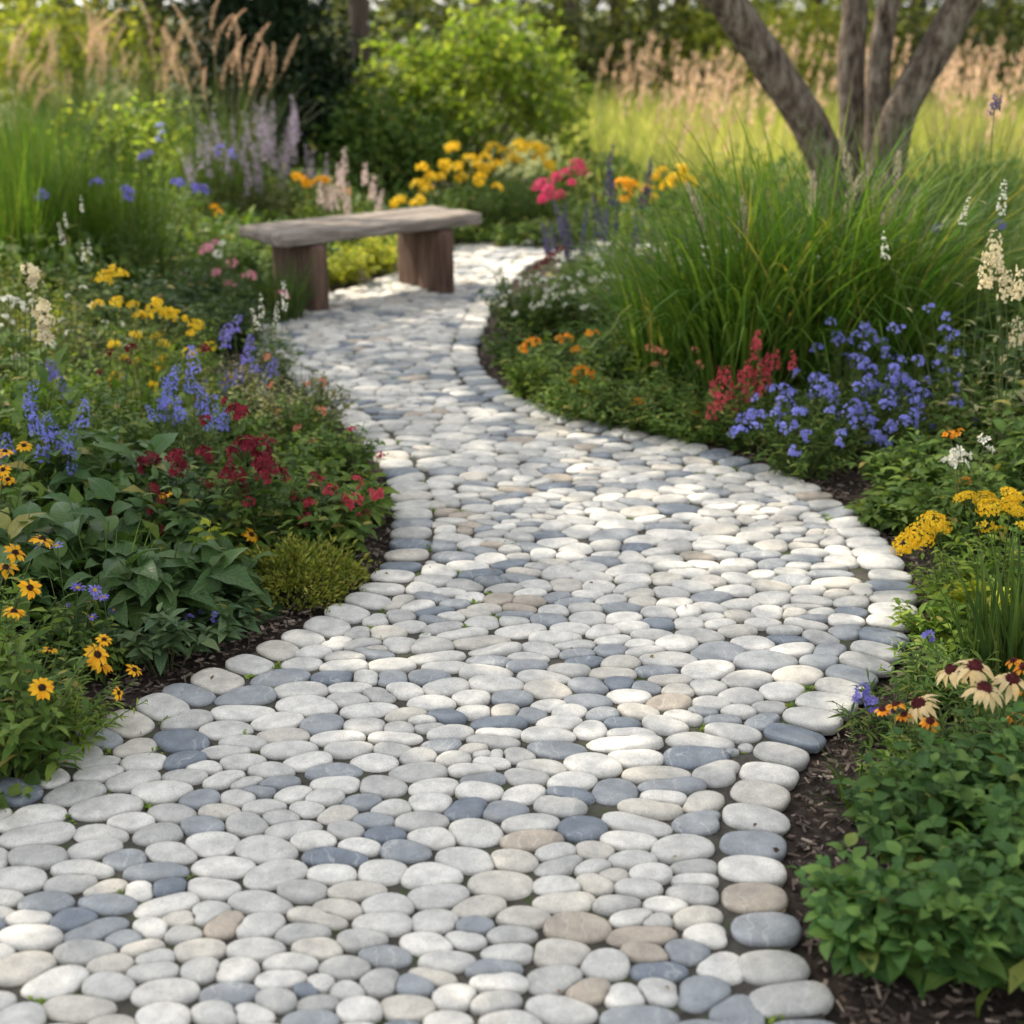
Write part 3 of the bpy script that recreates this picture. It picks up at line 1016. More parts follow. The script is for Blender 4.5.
# bark mulch along the beds
n = 110000
P = np.stack([rng.uniform(-1.8, 2.2, n), rng.uniform(1.2, 8.8, n)], 1)
P = P[~inside(P, POLY)]
e = edge_dist(P)
P = P[(e > .004) & (e < .55) & (rng.uniform(0, 1, len(P)) < np.exp(-e * 2.2))]
mb = MB()
tv = np.array([(-.5, -.5, 0), (.5, -.42, .06), (.42, .5, 0), (-.45, .46, .08), (-.5, -.5, -.3), (.5, -.42, -.3), (.42, .5, -.3), (-.45, .46, -.3)])
tf = np.array([(0, 1, 2, 3), (0, 4, 5, 1), (1, 5, 6, 2), (2, 6, 7, 3), (3, 7, 4, 0)])
d = rdir(len(P)) * [1, 1, .22]
S = np.c_[rng.uniform(.003, .009, len(P)), rng.uniform(.008, .026, len(P)), np.full(len(P), .006)]
mb.inst(tv, tf, frames(d, roll=rng.normal(0, .4, len(P))), np.c_[P, rng.uniform(.0, .012, len(P))], S)
tag(link('bark_mulch', mb.mesh('bark_mulch', M['chip'], smooth=False)), 'dark brown shredded bark mulch between the path and the plants', 'mulch', kind='stuff')

n = 900
P = np.stack([rng.uniform(-1.5, 1.5, n), rng.uniform(1.5, 8.5, n)], 1)
P = P[inside(P, POLY)]
e = edge_dist(P)
P = P[rng.uniform(0, 1, len(P)) < .05 + .5 * np.exp(-e * 6)]
mb = MB()
tv, tf, lc = leaf_t(3, .5, .2, .25)
d = rdir(len(P)) * [1, 1, .15]
mb.inst(tv, tf, frames(d, roll=rng.normal(0, .5, len(P))), np.c_[P, np.full(len(P), .026)], rng.uniform(.006, .02, len(P)))
tag(link('leaf_litter', mb.mesh('leaf_litter', M['litter'])), 'few small dry leaf and bark bits fallen on the pebbles', 'litter', kind='stuff')

# low green undergrowth that fills the beds behind the front plants
n = 120000
P = np.stack([rng.uniform(-4.5, 5.5, n), rng.uniform(1.5, 11.5, n)], 1)
P = P[~inside(P, POLY)]
e = edge_dist(P)
P = P[(e > .20 + rng.uniform(0, .2, len(P)))]
P = P[np.abs(P[:, 0]) < P[:, 1] * .45 + 1.1]
e = edge_dist(P)
zz = np.minimum(.05 + (e - .2) * .28, .30) * rng.uniform(.1, 1, len(P)) * (1 + .35 * np.sin(P[:, 0] * 4.1 + 1.7 * np.sin(P[:, 1] * 3.3)))
mb = MB()
tv, tf, lc = leaf_t(2, .42, .3, .12)
d = rdir(len(P), .25)
mb.inst(tv, tf, frames(d, roll=rng.normal(0, .4, len(P))), np.c_[P, zz], rng.uniform(.04, .105, len(P)), 0, lc)
tag(link('undergrowth', mb.mesh('undergrowth', M['leaf'], lc=True)), 'low leafy green undergrowth filling the beds among the flowers', 'ground cover', kind='stuff')

# ------------------------------------------------------------------ bench
def slab(mb, size, loc, segs=(24, 6, 3), jit=0.004, live=0.0, mi=0, bev=0.006):
    """rough sawn board: a box with worn edges and an uneven face"""
    lx, ly, lz = size
    bm = []
    nx, ny, nz = segs
    idx = {}
    V = []
    F = []
    ph = rng.uniform(0, 6, 6)
    def key(i, j, k):
        if (i, j, k) in idx: return idx[(i, j, k)]
        u, v, w_ = i / nx - .5, j / ny - .5, k / nz - .5
        on = [i in (0, nx), j in (0, ny), k in (0, nz)]
        p = np.array([u * lx, v * ly, w_ * lz])
        if sum(on) >= 2:
            sg = np.sign([u, v, w_])
            p -= sg * np.array(on) * bev
        x = p[0]
        if j in (0, ny): p[1] += live * (math.sin(x * 7 + ph[0] + (j > 0) * 2) + .6 * math.sin(x * 17 + ph[1]) + .3 * math.sin(x * 41 + ph[2]))
        p += rng.normal(0, jit, 3) * [.3, .6, .5]
        idx[(i, j, k)] = len(V); V.append(p + np.array(loc)); return len(V) - 1
    for i in range(nx):
        for j in range(ny):
            F.append([key(i, j, 0), key(i, j + 1, 0), key(i + 1, j + 1, 0), key(i + 1, j, 0)])
            F.append([key(i, j, nz), key(i + 1, j, nz), key(i + 1, j + 1, nz), key(i, j + 1, nz)])
    for i in range(nx):
        for k in range(nz):
            F.append([key(i, 0, k), key(i + 1, 0, k), key(i + 1, 0, k + 1), key(i, 0, k + 1)])
            F.append([key(i, ny, k), key(i, ny, k + 1), key(i + 1, ny, k + 1), key(i + 1, ny, k)])
    for j in range(ny):
        for k in range(nz):
            F.append([key(0, j, k), key(0, j, k + 1), key(0, j + 1, k + 1), key(0, j + 1, k)])
            F.append([key(nx, j, k), key(nx, j + 1, k), key(nx, j + 1, k + 1), key(nx, j, k + 1)])
    mb.add(np.array(V), np.array(F), mi)


bench = empty('bench', (-0.785, 7.46, 0), 'rustic backless wooden bench with weathered grey plank seat and two slab legs', 'bench', rz=R(38.5))
ST, TH = 0.425, 0.068
mb = MB()
slab(mb, (1.25, .232, TH), (0, -.117, ST - TH / 2), (40, 6, 4), .002, .004)
slab(mb, (1.23, .214, TH - .003), (-.004, .109, ST - TH / 2 - .002), (40, 6, 4), .002, .004)
link('seat', mb.mesh('seat', M['wood_grey']), bench)
for x in (-.40, .385):
    mb = MB()
    slab(mb, (.095, .225, ST - TH + .02), (x, -.118, (ST - TH) / 2 - .01), (4, 5, 14), .002, .0)
    slab(mb, (.09, .205, ST - TH + .02), (x + .002, .099, (ST - TH) / 2 - .01), (4, 5, 14), .002, .0)
    link('leg', mb.mesh('leg', M['wood_brown']), bench)

# ------------------------------------------------------------------ trees
def cam_pts(pts, Y):
    return [GY(px, py, Y + dy) for px, py, dy in pts]


YT = 8.6
tb = GY(868, 240, YT); tb[2] = 0
tree = empty('multi_stem_tree', tb, 'grey barked tree with four leaning stems rising from behind the tall grass', 'tree')
stems_ = [([(858, 262, 0), (838, 190, -.02), (812, 130, -.05), (770, 66, -.12), (718, -10, -.2), (640, -130, -.35), (560, -300, -.6)], [.14, .118, .108, .104, .097, .085, .06]),
          ([(866, 262, .06), (858, 180, .1), (853, 120, .14), (851, 60, .18), (854, -10, .22), (838, -150, .3), (810, -350, .5)], [.12, .095, .078, .082, .074, .07, .04]),
          ([(874, 262, -.02), (876, 180, 0), (877, 110, .02), (880, 50, .02), (892, -12, 0), (930, -170, 0), (950, -380, -.1)], [.11, .085, .074, .068, .064, .06, .035]),
          ([(878, 262, -.04), (886, 175, -.06), (900, 112, -.08), (934, 52, -.12), (972, -14, -.16), (1060, -150, -.2), (1180, -300, -.2)], [.13, .115, .10, .097, .092, .08, .05])]
ends = []
for pts, rad in stems_:
    mb = MB()
    P = limb(mb, np.array(cam_pts(pts, YT)) - tb, rad, 16, 0, .07)
    # a healed branch collar
    link('stem', mb.mesh('stem', M['bark']), tree)
    ends.append(P[-1]); ends.append(P[-10])
mb = MB()
cc = []
for k in range(40):
    a = rng.uniform(0, 6.28); r_ = 2.0 * math.sqrt(rng.uniform(0, 1)); zc = rng.uniform(3.4, 5.6)
    p_ = np.array((math.cos(a) * r_, math.sin(a) * r_, zc)) - SUND * (zc - .8) / SUND[2]
    if math.hypot(p_[0], p_[1]) > 1.25:             # the low sun reaches the stems between the limbs
        cc.append((math.cos(a) * r_, math.sin(a) * r_, zc))
leaf_cloud(mb, cc, 150, .38, .10, .5, 0)
br = np.array(cc)[:24]
st_ = np.array([ends[i % len(ends)] for i in range(len(br))])
curve_tubes(mb, bez(st_, br, 6, .4), np.full(len(br), .03), np.full(len(br), .008), 5, 1)
link('crown', mb.mesh('crown', [M['wood_leaf'], M['bark']]), tree)


def shade_tree(loc, label, limbs, clumps, per, cull=True):
    t = empty('shade_tree', loc, label, 'tree', 'trees that shade the path')
    mb = MB()
    limb(mb, [(0, 0, -.1), (.03, .02, 1.2), (.0, .1, 2.6), (.15, .15, 4.8), (.2, .1, 7.6)], [.26, .2, .17, .13, .05], 14)
    link('trunk', mb.mesh('trunk', M['bark']), t)
    mb = MB()
    C = np.array(clumps)
    b0 = np.array([(.05, .1, z) for z in np.linspace(2.6, 6.2, len(C))])
    curve_tubes(mb, bez(b0, C, 7, .35), np.full(len(C), .045), np.full(len(C), .01), 5, 1)
    base = np.array(loc)
    W = C + base
    leaf_cloud(mb, W, per, .46, .10, .55, 0, .6, cull)
    # back to local space
    mb.V[-1] = mb.V[-1] - base.astype(np.float32)
    link('crown', mb.mesh('crown', [M['wood_leaf'], M['bark']]), t)


def clumps_over(x0, x1, y0, y1, n, loc, z0=4.6, z1=7.4):
    """leaf clumps of a crown, laid out so that their shade falls on x0..x1, y0..y1"""
    out = []
    for _ in range(n):
        z = rng.uniform(z0, z1)
        p = np.array([rng.uniform(x0, x1), rng.uniform(y0, y1), 0]) + SUND * z / SUND[2]
        out.append(tuple(p - np.array(loc)))
    return out


L1, L2 = (-4.9, 9.4, 0), (-4.6, 5.6, 0)
shade_tree(L1, 'tall broadleaf tree left of the bed whose crown shades the bench side of the path', None, clumps_over(-1.3, 2.0, 4.6, 7.3, 48, L1), 190)
shade_tree(L2, 'tall broadleaf tree left of the near bed whose crown shades the front of the path', None, clumps_over(-1.6, 1.8, .5, 4.6, 80, L2), 190)

# dark evergreen and the brown trunk behind the left bed
cx = GY(272, 100, 11.4)
ev = empty('evergreen_tree', (cx[0], 11.4, 0), 'dense dark evergreen tree behind the pink plumed grasses', 'tree')
mb = MB()
limb(mb, [(0, 0, -.1), (.02, 0, 1.5), (0, 0, 3.6)], [.12, .09, .02], 10)
link('trunk', mb.mesh('trunk', M['bark_dark']), ev)
mb = MB()
cc = []
for k in range(170):
    zc = rng.uniform(.15, 3.4); a = rng.uniform(0, 6.28); r_ = .60 * (1 - zc / 4.6) ** .7 * math.sqrt(rng.uniform(.2, 1))
    cc.append((math.cos(a) * r_, math.sin(a) * r_, zc))
leaf_cloud(mb, cc, 190, .13, .085, .45, 0, 1.0)
link('crown', mb.mesh('crown', M['conifer']), ev)


def shrub(name, label, loc, w_, h_, n, per, sig, size, lm, lw=.5, group=None, cat='shrub', z0=0.1, flowers=0, dep=None, core=True):
    t = empty(name, loc, label, cat, group)
    mb = MB()
    dep = dep or w_
    cc = []
    for k in range(n):
        a = rng.uniform(0, 6.28); ct = rng.uniform(-.25, 1); s_ = math.sqrt(1 - min(1, ct * ct)); q = rng.uniform(.55, 1.0) ** .6
        b = 1 + .22 * math.sin(3 * a + 1.3 * n) + rng.normal(0, .1)
        cc.append((math.cos(a) * s_ * q * b * w_ / 2, math.sin(a) * s_ * q * b * dep / 2, z0 + (h_ - z0) * (ct * .5 * q * b + .42)))
    cc = np.array(cc)
    leaf_cloud(mb, cc, per, sig, size, lw, 0, .8, zmin=0.0)
    k = min(26, n)
    curve_tubes(mb, bez(np.tile([0, 0, 0.0], (k, 1)) + rng.normal(0, .05, (k, 3)) * [1, 1, 0], cc[:k], 6, .5), np.full(k, .014), np.full(k, .004), 5, 1)
    link('foliage', mb.mesh('foliage', [M[lm], M['bark_dark']], lc=True), t)
    if flowers:
        i = rng.integers(0, n, flowers)
        P = cc[i] + rng.normal(0, sig * .8, (flowers, 3)) + np.array([0, 0, sig * .4])
        P = P[P[:, 2] > .3]
        put_flowers(t, 'white', P, rdir(len(P), 1.2) + np.array([0, -.4, 0]), np.full(len(P), 1.8))
    return t


p = G(478, 192)
shrub('flowering_shrub', 'rounded bright green shrub dotted with white blossom behind the yellow flowers', (p[0], p[1], 0), 1.7, 1.42, 120, 46, .12, .095, 'leaf_shrub', .55, flowers=60)
p = G(392, 205)
shrub('green_shrub', 'lower darker shrub at the left foot of the white blossomed shrub', (p[0], p[1], 0), 1.1, .85, 70, 70, .1, .07, 'leaf', .5)

# background woods
def wood_tree(px, Y, r_, h_, label, n=26, light=False, low=1.0, spread=2.2):
    x = (px - 512) / FPX * (Y * math.cos(PITCH) + CAM_H * math.sin(PITCH))
    t = empty('woodland_tree', (x, Y, 0), label, 'tree', 'trees of the wood behind the garden')
    mb = MB()
    k = rng.normal(0, .12, 4)
    limb(mb, [(0, 0, -.1), (k[0], 0, 1.4), (k[1] * 1.5, .1, 3.4), (k[2] * 2, .2, h_)], [r_ * 1.15, r_, r_ * .8, r_ * .25], 12)
    link('trunk', mb.mesh('trunk', M['bark_dark']), t)
    mb = MB()
    cc = [(rng.normal(0, spread * .5), rng.normal(0, spread * .4), rng.uniform(low, h_)) for _ in range(n)]
    leaf_cloud(mb, cc, 80, .5, .15, .5, 0, .7, zmin=.2)
    b0 = np.array([(0, 0, max(c[2] - .8, .5)) for c in cc])
    curve_tubes(mb, bez(b0, np.array(cc), 5, .4), np.full(n, .03), np.full(n, .008), 4, 1)
    link('crown', mb.mesh('crown', [M['wood_leaf_sunlit' if light else 'wood_leaf'], M['bark_dark']]), t)


wood_tree(353, 14.5, .10, 6, 'slim brown trunked tree standing right of the dark evergreen', 10, low=3.8)
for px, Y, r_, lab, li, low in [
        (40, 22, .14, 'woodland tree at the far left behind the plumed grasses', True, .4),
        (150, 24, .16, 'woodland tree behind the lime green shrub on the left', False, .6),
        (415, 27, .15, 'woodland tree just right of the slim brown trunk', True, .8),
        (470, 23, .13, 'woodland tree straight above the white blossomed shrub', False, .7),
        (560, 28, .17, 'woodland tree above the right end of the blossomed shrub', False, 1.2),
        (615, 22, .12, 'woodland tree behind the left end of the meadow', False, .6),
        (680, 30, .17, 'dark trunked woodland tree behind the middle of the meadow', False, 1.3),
        (735, 26, .13, 'sunlit woodland tree left of the leaning stem', True, .5),
        (810, 28, .15, 'sunlit woodland tree seen between the leaning stems', True, .5),
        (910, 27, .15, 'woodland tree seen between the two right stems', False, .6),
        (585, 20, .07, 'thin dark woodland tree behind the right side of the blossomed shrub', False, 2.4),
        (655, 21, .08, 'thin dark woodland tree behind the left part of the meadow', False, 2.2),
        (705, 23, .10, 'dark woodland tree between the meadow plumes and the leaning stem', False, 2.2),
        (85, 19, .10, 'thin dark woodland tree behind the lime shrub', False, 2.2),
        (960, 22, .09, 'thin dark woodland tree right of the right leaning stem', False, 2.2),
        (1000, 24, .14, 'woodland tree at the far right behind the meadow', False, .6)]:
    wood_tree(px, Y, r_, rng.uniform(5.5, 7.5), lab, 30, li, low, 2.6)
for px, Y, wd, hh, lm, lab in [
        (60, 17, 2.4, 1.6, 'wood_leaf_sunlit', 'sunlit wild bush at the far left behind the grasses'),
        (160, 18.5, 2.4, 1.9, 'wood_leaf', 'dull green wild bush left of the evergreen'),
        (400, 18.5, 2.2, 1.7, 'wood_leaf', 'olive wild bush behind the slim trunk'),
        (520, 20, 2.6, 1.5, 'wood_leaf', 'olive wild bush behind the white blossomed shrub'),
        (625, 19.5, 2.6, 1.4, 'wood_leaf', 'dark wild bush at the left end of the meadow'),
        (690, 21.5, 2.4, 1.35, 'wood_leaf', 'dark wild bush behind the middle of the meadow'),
        (745, 19.5, 2.0, 1.5, 'wood_leaf_sunlit', 'bright wild bush showing left of the leaning tree stem'),
        (830, 21, 2.6, 1.6, 'wood_leaf_sunlit', 'bright wild bush between the leaning tree stems'),
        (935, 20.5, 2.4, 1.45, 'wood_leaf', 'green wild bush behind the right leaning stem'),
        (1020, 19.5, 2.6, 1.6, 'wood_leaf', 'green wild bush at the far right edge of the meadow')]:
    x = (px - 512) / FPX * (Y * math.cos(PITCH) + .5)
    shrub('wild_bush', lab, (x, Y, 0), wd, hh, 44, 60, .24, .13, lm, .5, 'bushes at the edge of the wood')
mb = MB()
cc = [(rng.uniform(-22, 22), rng.uniform(31, 36), rng.uniform(.1, 5.5)) for _ in range(520)]
leaf_cloud(mb, cc, 45, .7, .3, .55, 0, .8, zmin=0)
tag(link('far_woods', mb.mesh('far_woods', M['wood_leaf'])), 'far mass of dull green woodland foliage', 'woods', kind='stuff')

# ------------------------------------------------------------------ meadow behind the right bed
n = 15000
P = np.stack([rng.uniform(.5, 9, n), rng.uniform(10.2, 19, n)], 1)
P = P[P[:, 0] > .1 + (P[:, 1] - 10) * -.02]
mb = MB()
blades(mb, np.c_[P, np.full(len(P), -.02)], rng.uniform(0, 6.28, len(P)), rng.uniform(.35, .75, len(P)) * (.7 + .035 * (P[:, 1] - 10)), np.abs(rng.normal(0, .2, len(P))), rng.uniform(.1, 1.1, len(P)), rng.uniform(.006, .013, len(P)), 5)
mpatch = (np.sin(P[:, 0] * 2.3 + 1.1 * np.sin(P[:, 1] * 1.7)) + np.sin(P[:, 1] * 2.9 + P[:, 0]) + rng.normal(0, .8, len(P))) > 1.0
mb.F = [(f_[~np.repeat(mpatch, 5)], 0) for f_, _ in mb.F] + [(f_[np.repeat(mpatch, 5)], 1) for f_, _ in mb.F]
tag(link('meadow_grass', mb.mesh('meadow_grass', [M['meadow'], M['leaf_fresh']])), 'sunlit yellow green meadow grass behind the right bed', 'grass', kind='stuff')
mb = MB()
n = 560
P = np.stack([rng.uniform(.9, 8.5, n), rng.uniform(10.9, 18, n)], 1)
L = rng.uniform(.7, 1.2, n) * (.70 + .035 * (P[:, 1] - 12)) * (1 + .14 * np.sin(P[:, 0] * 2.1 + 1) + .1 * np.sin(P[:, 0] * 5.3))
a = rng.normal(.3, .6, n)
B = np.c_[P, np.zeros(n)]; T = B + np.c_[np.cos(a) * .15, np.sin(a) * .15, L]
curve_tubes(mb, bez(B, T, 4), np.full(n, .003), np.full(n, .0015), 3, 1)
tv, tf, lc = leaf_t(2, .25, .2, 0)
k = 16
tt = rng.uniform(0, 1, (n, k))
Q = T[:, None] + np.stack([rng.normal(0, .012, (n, k)) + np.cos(a)[:, None] * .06 * tt, rng.normal(0, .012, (n, k)), (tt - .5) * .30], 2)
d = nrm(np.stack([rng.normal(.1, .3, (n, k)), rng.normal(0, .3, (n, k)), np.ones((n, k))], 2)).reshape(-1, 3)
mb.inst(tv, tf, frames(d, rdir(n * k)), Q.reshape(-1, 3), rng.uniform(.04, .08, n * k), 0)
tag(link('meadow_seedheads', mb.mesh('meadow_seedheads', [M['plume'], M['straw']])), 'pinkish feathery seed heads standing above the meadow grass', 'grass', kind='stuff')

exec_plants = True
# ------------------------------------------------------------------ the left bed, front to back
CO = 'coneflowers in the left bed'
plant('coneflower', 'yellow coneflower with dark eyes in the near left corner by the path', 'flower', (25, 765), .30, .22, 34, (.065, .34), 14, 'leaf', group=CO, flowers=[('rudbeckia', [(42, 688), (100, 664), (97, 655), (14, 612)], 1, 1), ('rudbeckia_small', [(118, 693), (134, 670), (104, 640), (50, 650)], .9, 1)])
plant('coneflower', 'taller yellow coneflower at the left edge behind the corner one', 'flower', (-15, 705), .40, .22, 30, (.06, .32), 14, 'leaf_fresh', group=CO, flowers=[('rudbeckia', [(15, 553), (42, 540), (14, 612), (6, 568), (30, 588)], 1, 1)])
plant('coneflower', 'two headed yellow coneflower rising through the broad dark leaves', 'flower', (180, 575), .34, .12, 10, (.09, .42), 8, 'leaf_big', group=CO, flowers=[('rudbeckia', [(167, 494), (251, 535), (158, 572)], .85, 1)])
plant('coneflower', 'orange yellow coneflower at the left edge above the broad leaves', 'flower', (0, 590), .44, .18, 20, (.08, .4), 10, 'leaf', group=CO, flowers=[('rudbeckia', [(5, 452), (24, 446), (3, 470), (-6, 485), (8, 480)], .9, 1)])
plant('round_leaf_plant', 'low round leaved plant spilling onto the near left stones', 'plant', (-5, 800), .09, .16, 20, (.045, .85), 7, 'leaf', elev=.1)
plant('creeping_plant', 'small pale creeping plant behind the low round leaved one', 'plant', (45, 745), .12, .12, 20, (.035, .4), 10, 'leaf_fresh')
plant('ferny_plant', 'feathery bright green plant around the coneflower stems', 'plant', (70, 740), .17, .17, 34, (.035, .22), 22, 'leaf_fresh')
AS = 'small blue daisies in the left bed'
plant('blue_daisy', 'low plant with small blue daisies among the coneflowers', 'flower', (75, 675), .20, .16, 24, (.05, .3), 12, 'leaf', group=AS, flowers=[('bluedaisy', [(78, 588), (100, 598), (92, 617), (65, 607), (95, 590), (40, 545), (57, 546)], 1.1, 1)])
plant('blue_daisy', 'sparse blue daisy beside the rosette of grey green leaves', 'flower', (112, 668), .14, .12, 16, (.05, .3), 10, 'leaf', group=AS, flowers=[('bluedaisy', [(83, 634), (114, 610), (104, 597)], 1, 1)])
RO = 'rosettes at the front of the left bed'
plant('rosette_plant', 'blue green rosette of lance shaped leaves beside the mulch strip', 'plant', (165, 672), .15, .15, 13, (.085, .34), 16, 'leaf_blue', .25, t0=.45, elev=.3, group=RO, lseg=5)
plant('rosette_plant', 'right hand rosette of lance leaves with tiny lilac flowers', 'plant', (208, 640), .15, .13, 12, (.08, .34), 15, 'leaf_blue', .25, t0=.45, group=RO, lseg=5, flowers=[('violetcluster', [(203, 611), (215, 617), (190, 618)], .6, 1)])
plant('rosette_plant', 'upper rosette of lance leaves under the broad leaved plant', 'plant', (165, 630), .19, .14, 12, (.085, .34), 15, 'leaf_blue', .25, t0=.4, group=RO, lseg=5)
BR = 'broad leaved plants in the left bed'
for at, h, s_, n_, lab in [((100, 620), .36, .24, 17, 'broad dark leaved plant left of the upright blue flowers'),
                           ((160, 622), .30, .20, 16, 'broad dark leaved plant over the rosettes'),
                           ((222, 612), .20, .16, 12, 'smaller broad leaved plant against the yellow green mound'),
                           ((60, 540), .40, .22, 14, 'broad leaved plant at the back under the blue spikes'),
                           ((135, 545), .38, .2, 13, 'broad leaved plant behind the two headed coneflower'),
                           ((20, 620), .32, .2, 12, 'broad leaved plant at the left edge under the orange coneflowers')]:
    plant('broad_leaf_plant', lab, 'plant', at, h, s_, n_, (.175, .46), 7, 'leaf_big', .35, .14, .3, .25, group=BR, lseg=7, stem_r=.003)
# mossy mound
g = G(292, 592)
sd = empty('sedum_mound', g, 'mossy yellow green cushion of sedum on the mulch beside the path', 'plant')
mb = MB()
n = 7500
a = rng.uniform(0, 6.28, n); u = np.sqrt(rng.uniform(0, 1, n))
hh = .10 * np.sqrt(np.maximum(0, 1 - u ** 2.6)) * (1 + .22 * np.sin(a * 3 + u * 7) + .18 * np.sin(a * 7 + 2) * u + .12 * np.sin(u * 17 + a * 5))
P = np.stack([np.cos(a) * u * .175 * (1 + .14 * np.sin(3 * a) + .07 * np.sin(8 * a)), np.sin(a) * u * .15 * (1 + .1 * np.sin(5 * a)), hh * rng.uniform(.75, 1.05, n)], 1)
tv, tf, lc = leaf_t(2, .35, .2, .1)
out_ = rng.uniform(0, 1, n) < .10                 # stray shoots
P[out_] = P[out_] * [1.22, 1.22, 1] * rng.uniform(.9, 1.15, (out_.sum(), 1)) + np.array([0, 0, .006])
d = np.stack([np.cos(a) * u, np.sin(a) * u, np.full(n, .75)], 1) + rng.normal(0, .5, (n, 3))
mb.inst(tv, tf, frames(d, rdir(n)), P, rng.uniform(.012, .026, n))
link('foliage', mb.mesh('foliage', M['leaf_sedum']), sd)
RE = 'red flowers in the left bed'
plant('red_flower_plant', 'crimson flowered plant leaning over the path edge above the mound', 'flower', (330, 548), .26, .19, 34, (.075, .42), 14, 'leaf', group=RE, flowers=[('red', [(318, 484), (330, 492), (356, 483), (352, 502), (376, 495), (340, 514), (310, 505), (358, 515), (296, 500), (304, 520)], 1.2, 1)])
plant('red_flower_plant', 'sparser leafy plant right beside the crimson flowers on the path edge', 'flower', (355, 520), .17, .14, 22, (.075, .5), 10, 'leaf_fresh', flowers=[('red', [(352, 430), (380, 455)], .7, 1)])
BU = 'burgundy flowers in the left bed'
plant('burgundy_flower_plant', 'deep burgundy flowered plant just above the yellow green mound', 'flower', (262, 560), .36, .20, 30, (.075, .36), 14, 'leaf', group=BU, flowers=[('burgundy', [(246, 446), (236, 414), (258, 452), (270, 474), (232, 478), (242, 496), (262, 462), (240, 452)], 1.35, 1), ('burgundysmall', [(206, 420), (262, 438), (225, 402)], 1, 1), ('burgundysmall', 9, 1.1, 1.05)])
plant('burgundy_flower_plant', 'burgundy flowered plant over the broad leaves left of the deeper one', 'flower', (180, 560), .34, .18, 24, (.075, .36), 12, 'leaf_dark', group=BU, flowers=[('burgundy', [(150, 463), (176, 458), (179, 470), (204, 455)], 1.25, 1), ('burgundysmall', [(240, 480), (225, 490)], 1, 1), ('burgundysmall', 7, 1.1, 1.05)])
plant('burgundy_flower_plant', 'thin stemmed burgundy flowers up among the yellow ones', 'flower', (120, 470), .42, .16, 18, (.045, .3), 12, 'leaf', group=BU, flowers=[('burgundy', [(131, 349), (205, 349)], .85, 1), ('burgundysmall', [(110, 352), (128, 362), (112, 385), (100, 372)], 1, 1)])
VE = 'blue spikes in the left bed'
plant('speedwell', 'blue spiked speedwell standing left of the burgundy flowers', 'flower', (195, 500), .36, .17, 24, (.045, .28), 16, 'leaf', group=VE, flowers=[('veronica', [(190, 392), (200, 408), (172, 388), (168, 405), (203, 415), (182, 420), (194, 372), (178, 425)], .75, 1), ('veronica', 7, .65, 1.05), ('bluecluster', 6, .8, 1.0)])
plant('speedwell', 'bright blue speedwell over the broad leaves at the far left', 'flower', (50, 545), .34, .16, 20, (.05, .3), 12, 'leaf', group=VE, flowers=[('veronica', [(36, 428), (48, 440), (58, 445), (30, 410), (68, 455), (42, 460), (82, 425)], .75, 1), ('bluecluster', [(60, 452), (34, 420)], .9, 1), ('veronica', 6, .65, 1.05)])
plant('speedwell', 'violet blue speedwell at the path side near the cream spikes', 'flower', (242, 430), .32, .15, 22, (.045, .28), 14, 'leaf_sage', group=VE, flowers=[('veronica_violet', [(235, 332), (226, 348), (246, 362), (262, 392), (230, 400), (250, 350), (224, 340)], .8, 1), ('veronica_violet', 7, .65, 1.05)])
plant('speedwell', 'small violet speedwell poking up by the cream phlox', 'flower', (105, 480), .34, .12, 14, (.045, .28), 12, 'leaf', group=VE, flowers=[('veronica_violet', [(50, 376), (56, 380), (70, 400), (80, 425)], .7, 1)])
SA = 'salmon flowers by the path'
plant('salmon_flower_plant', 'salmon orange flowered plant leaning over the path from the left', 'flower', (300, 455), .26, .16, 24, (.05, .42), 12, 'leaf', group=SA, flowers=[('salmon', [(268, 358), (305, 384), (322, 383), (320, 410), (298, 428), (280, 412), (270, 385)], .9, 1)])
plant('salmon_flower_plant', 'lower salmon flowered plant nearer the crimson flowers', 'flower', (315, 485), .22, .15, 24, (.05, .42), 12, 'leaf_fresh', group=SA, flowers=[('salmon', [(298, 430), (322, 412), (310, 440)], .9, 1)])
WS = 'cream spikes in the left bed'
plant('foamflower', 'pair of thin cream spikes rising in front of the bench', 'flower', (270, 425), .34, .12, 16, (.04, .25), 14, 'leaf_sage', group=WS, flowers=[('whitespike', [(262, 318), (286, 310), (276, 325), (258, 330)], .75, 1)])
plant('foamflower', 'tall white spiked plant against the tall green grass', 'flower', (75, 385), .58, .14, 14, (.05, .25), 14, 'leaf_sage', group=WS, flowers=[('whitespike', [(66, 228), (63, 245), (82, 212), (90, 255), (84, 262)], .6, 1)])
plant('foamflower', 'small white flowered plant tangled beside the golden flowers', 'flower', (90, 400), .40, .18, 26, (.04, .25), 16, 'leaf_sage', group=WS, flowers=[('whitetiny', 18, 1.1, 1.05)])
plant('foamflower', 'pale airy plant with tiny cream flowers at the far left edge', 'flower', (10, 400), .46, .22, 34, (.04, .25), 18, 'leaf_sedum', group=WS, flowers=[('whitetiny', 24, 1.1, 1.05)])
PH = 'cream phlox in the left bed'
plant('phlox', 'cream phlox with stacked blooms on one upright stem at the left', 'flower', (45, 485), .46, .14, 14, (.09, .28), 12, 'leaf', group=PH, flowers=[('creamphlox', [(42, 308), (46, 322), (45, 340), (40, 315), (48, 332)], 1.1, 1)])
plant('phlox', 'paler phlox with a single loose bloom above the stacked one', 'flower', (25, 470), .48, .14, 14, (.09, .28), 12, 'leaf', group=PH, flowers=[('creamphlox', [(35, 274), (28, 270), (36, 284)], 1, 1), ('white', [(15, 302), (20, 306), (8, 300)], 1, 1)])
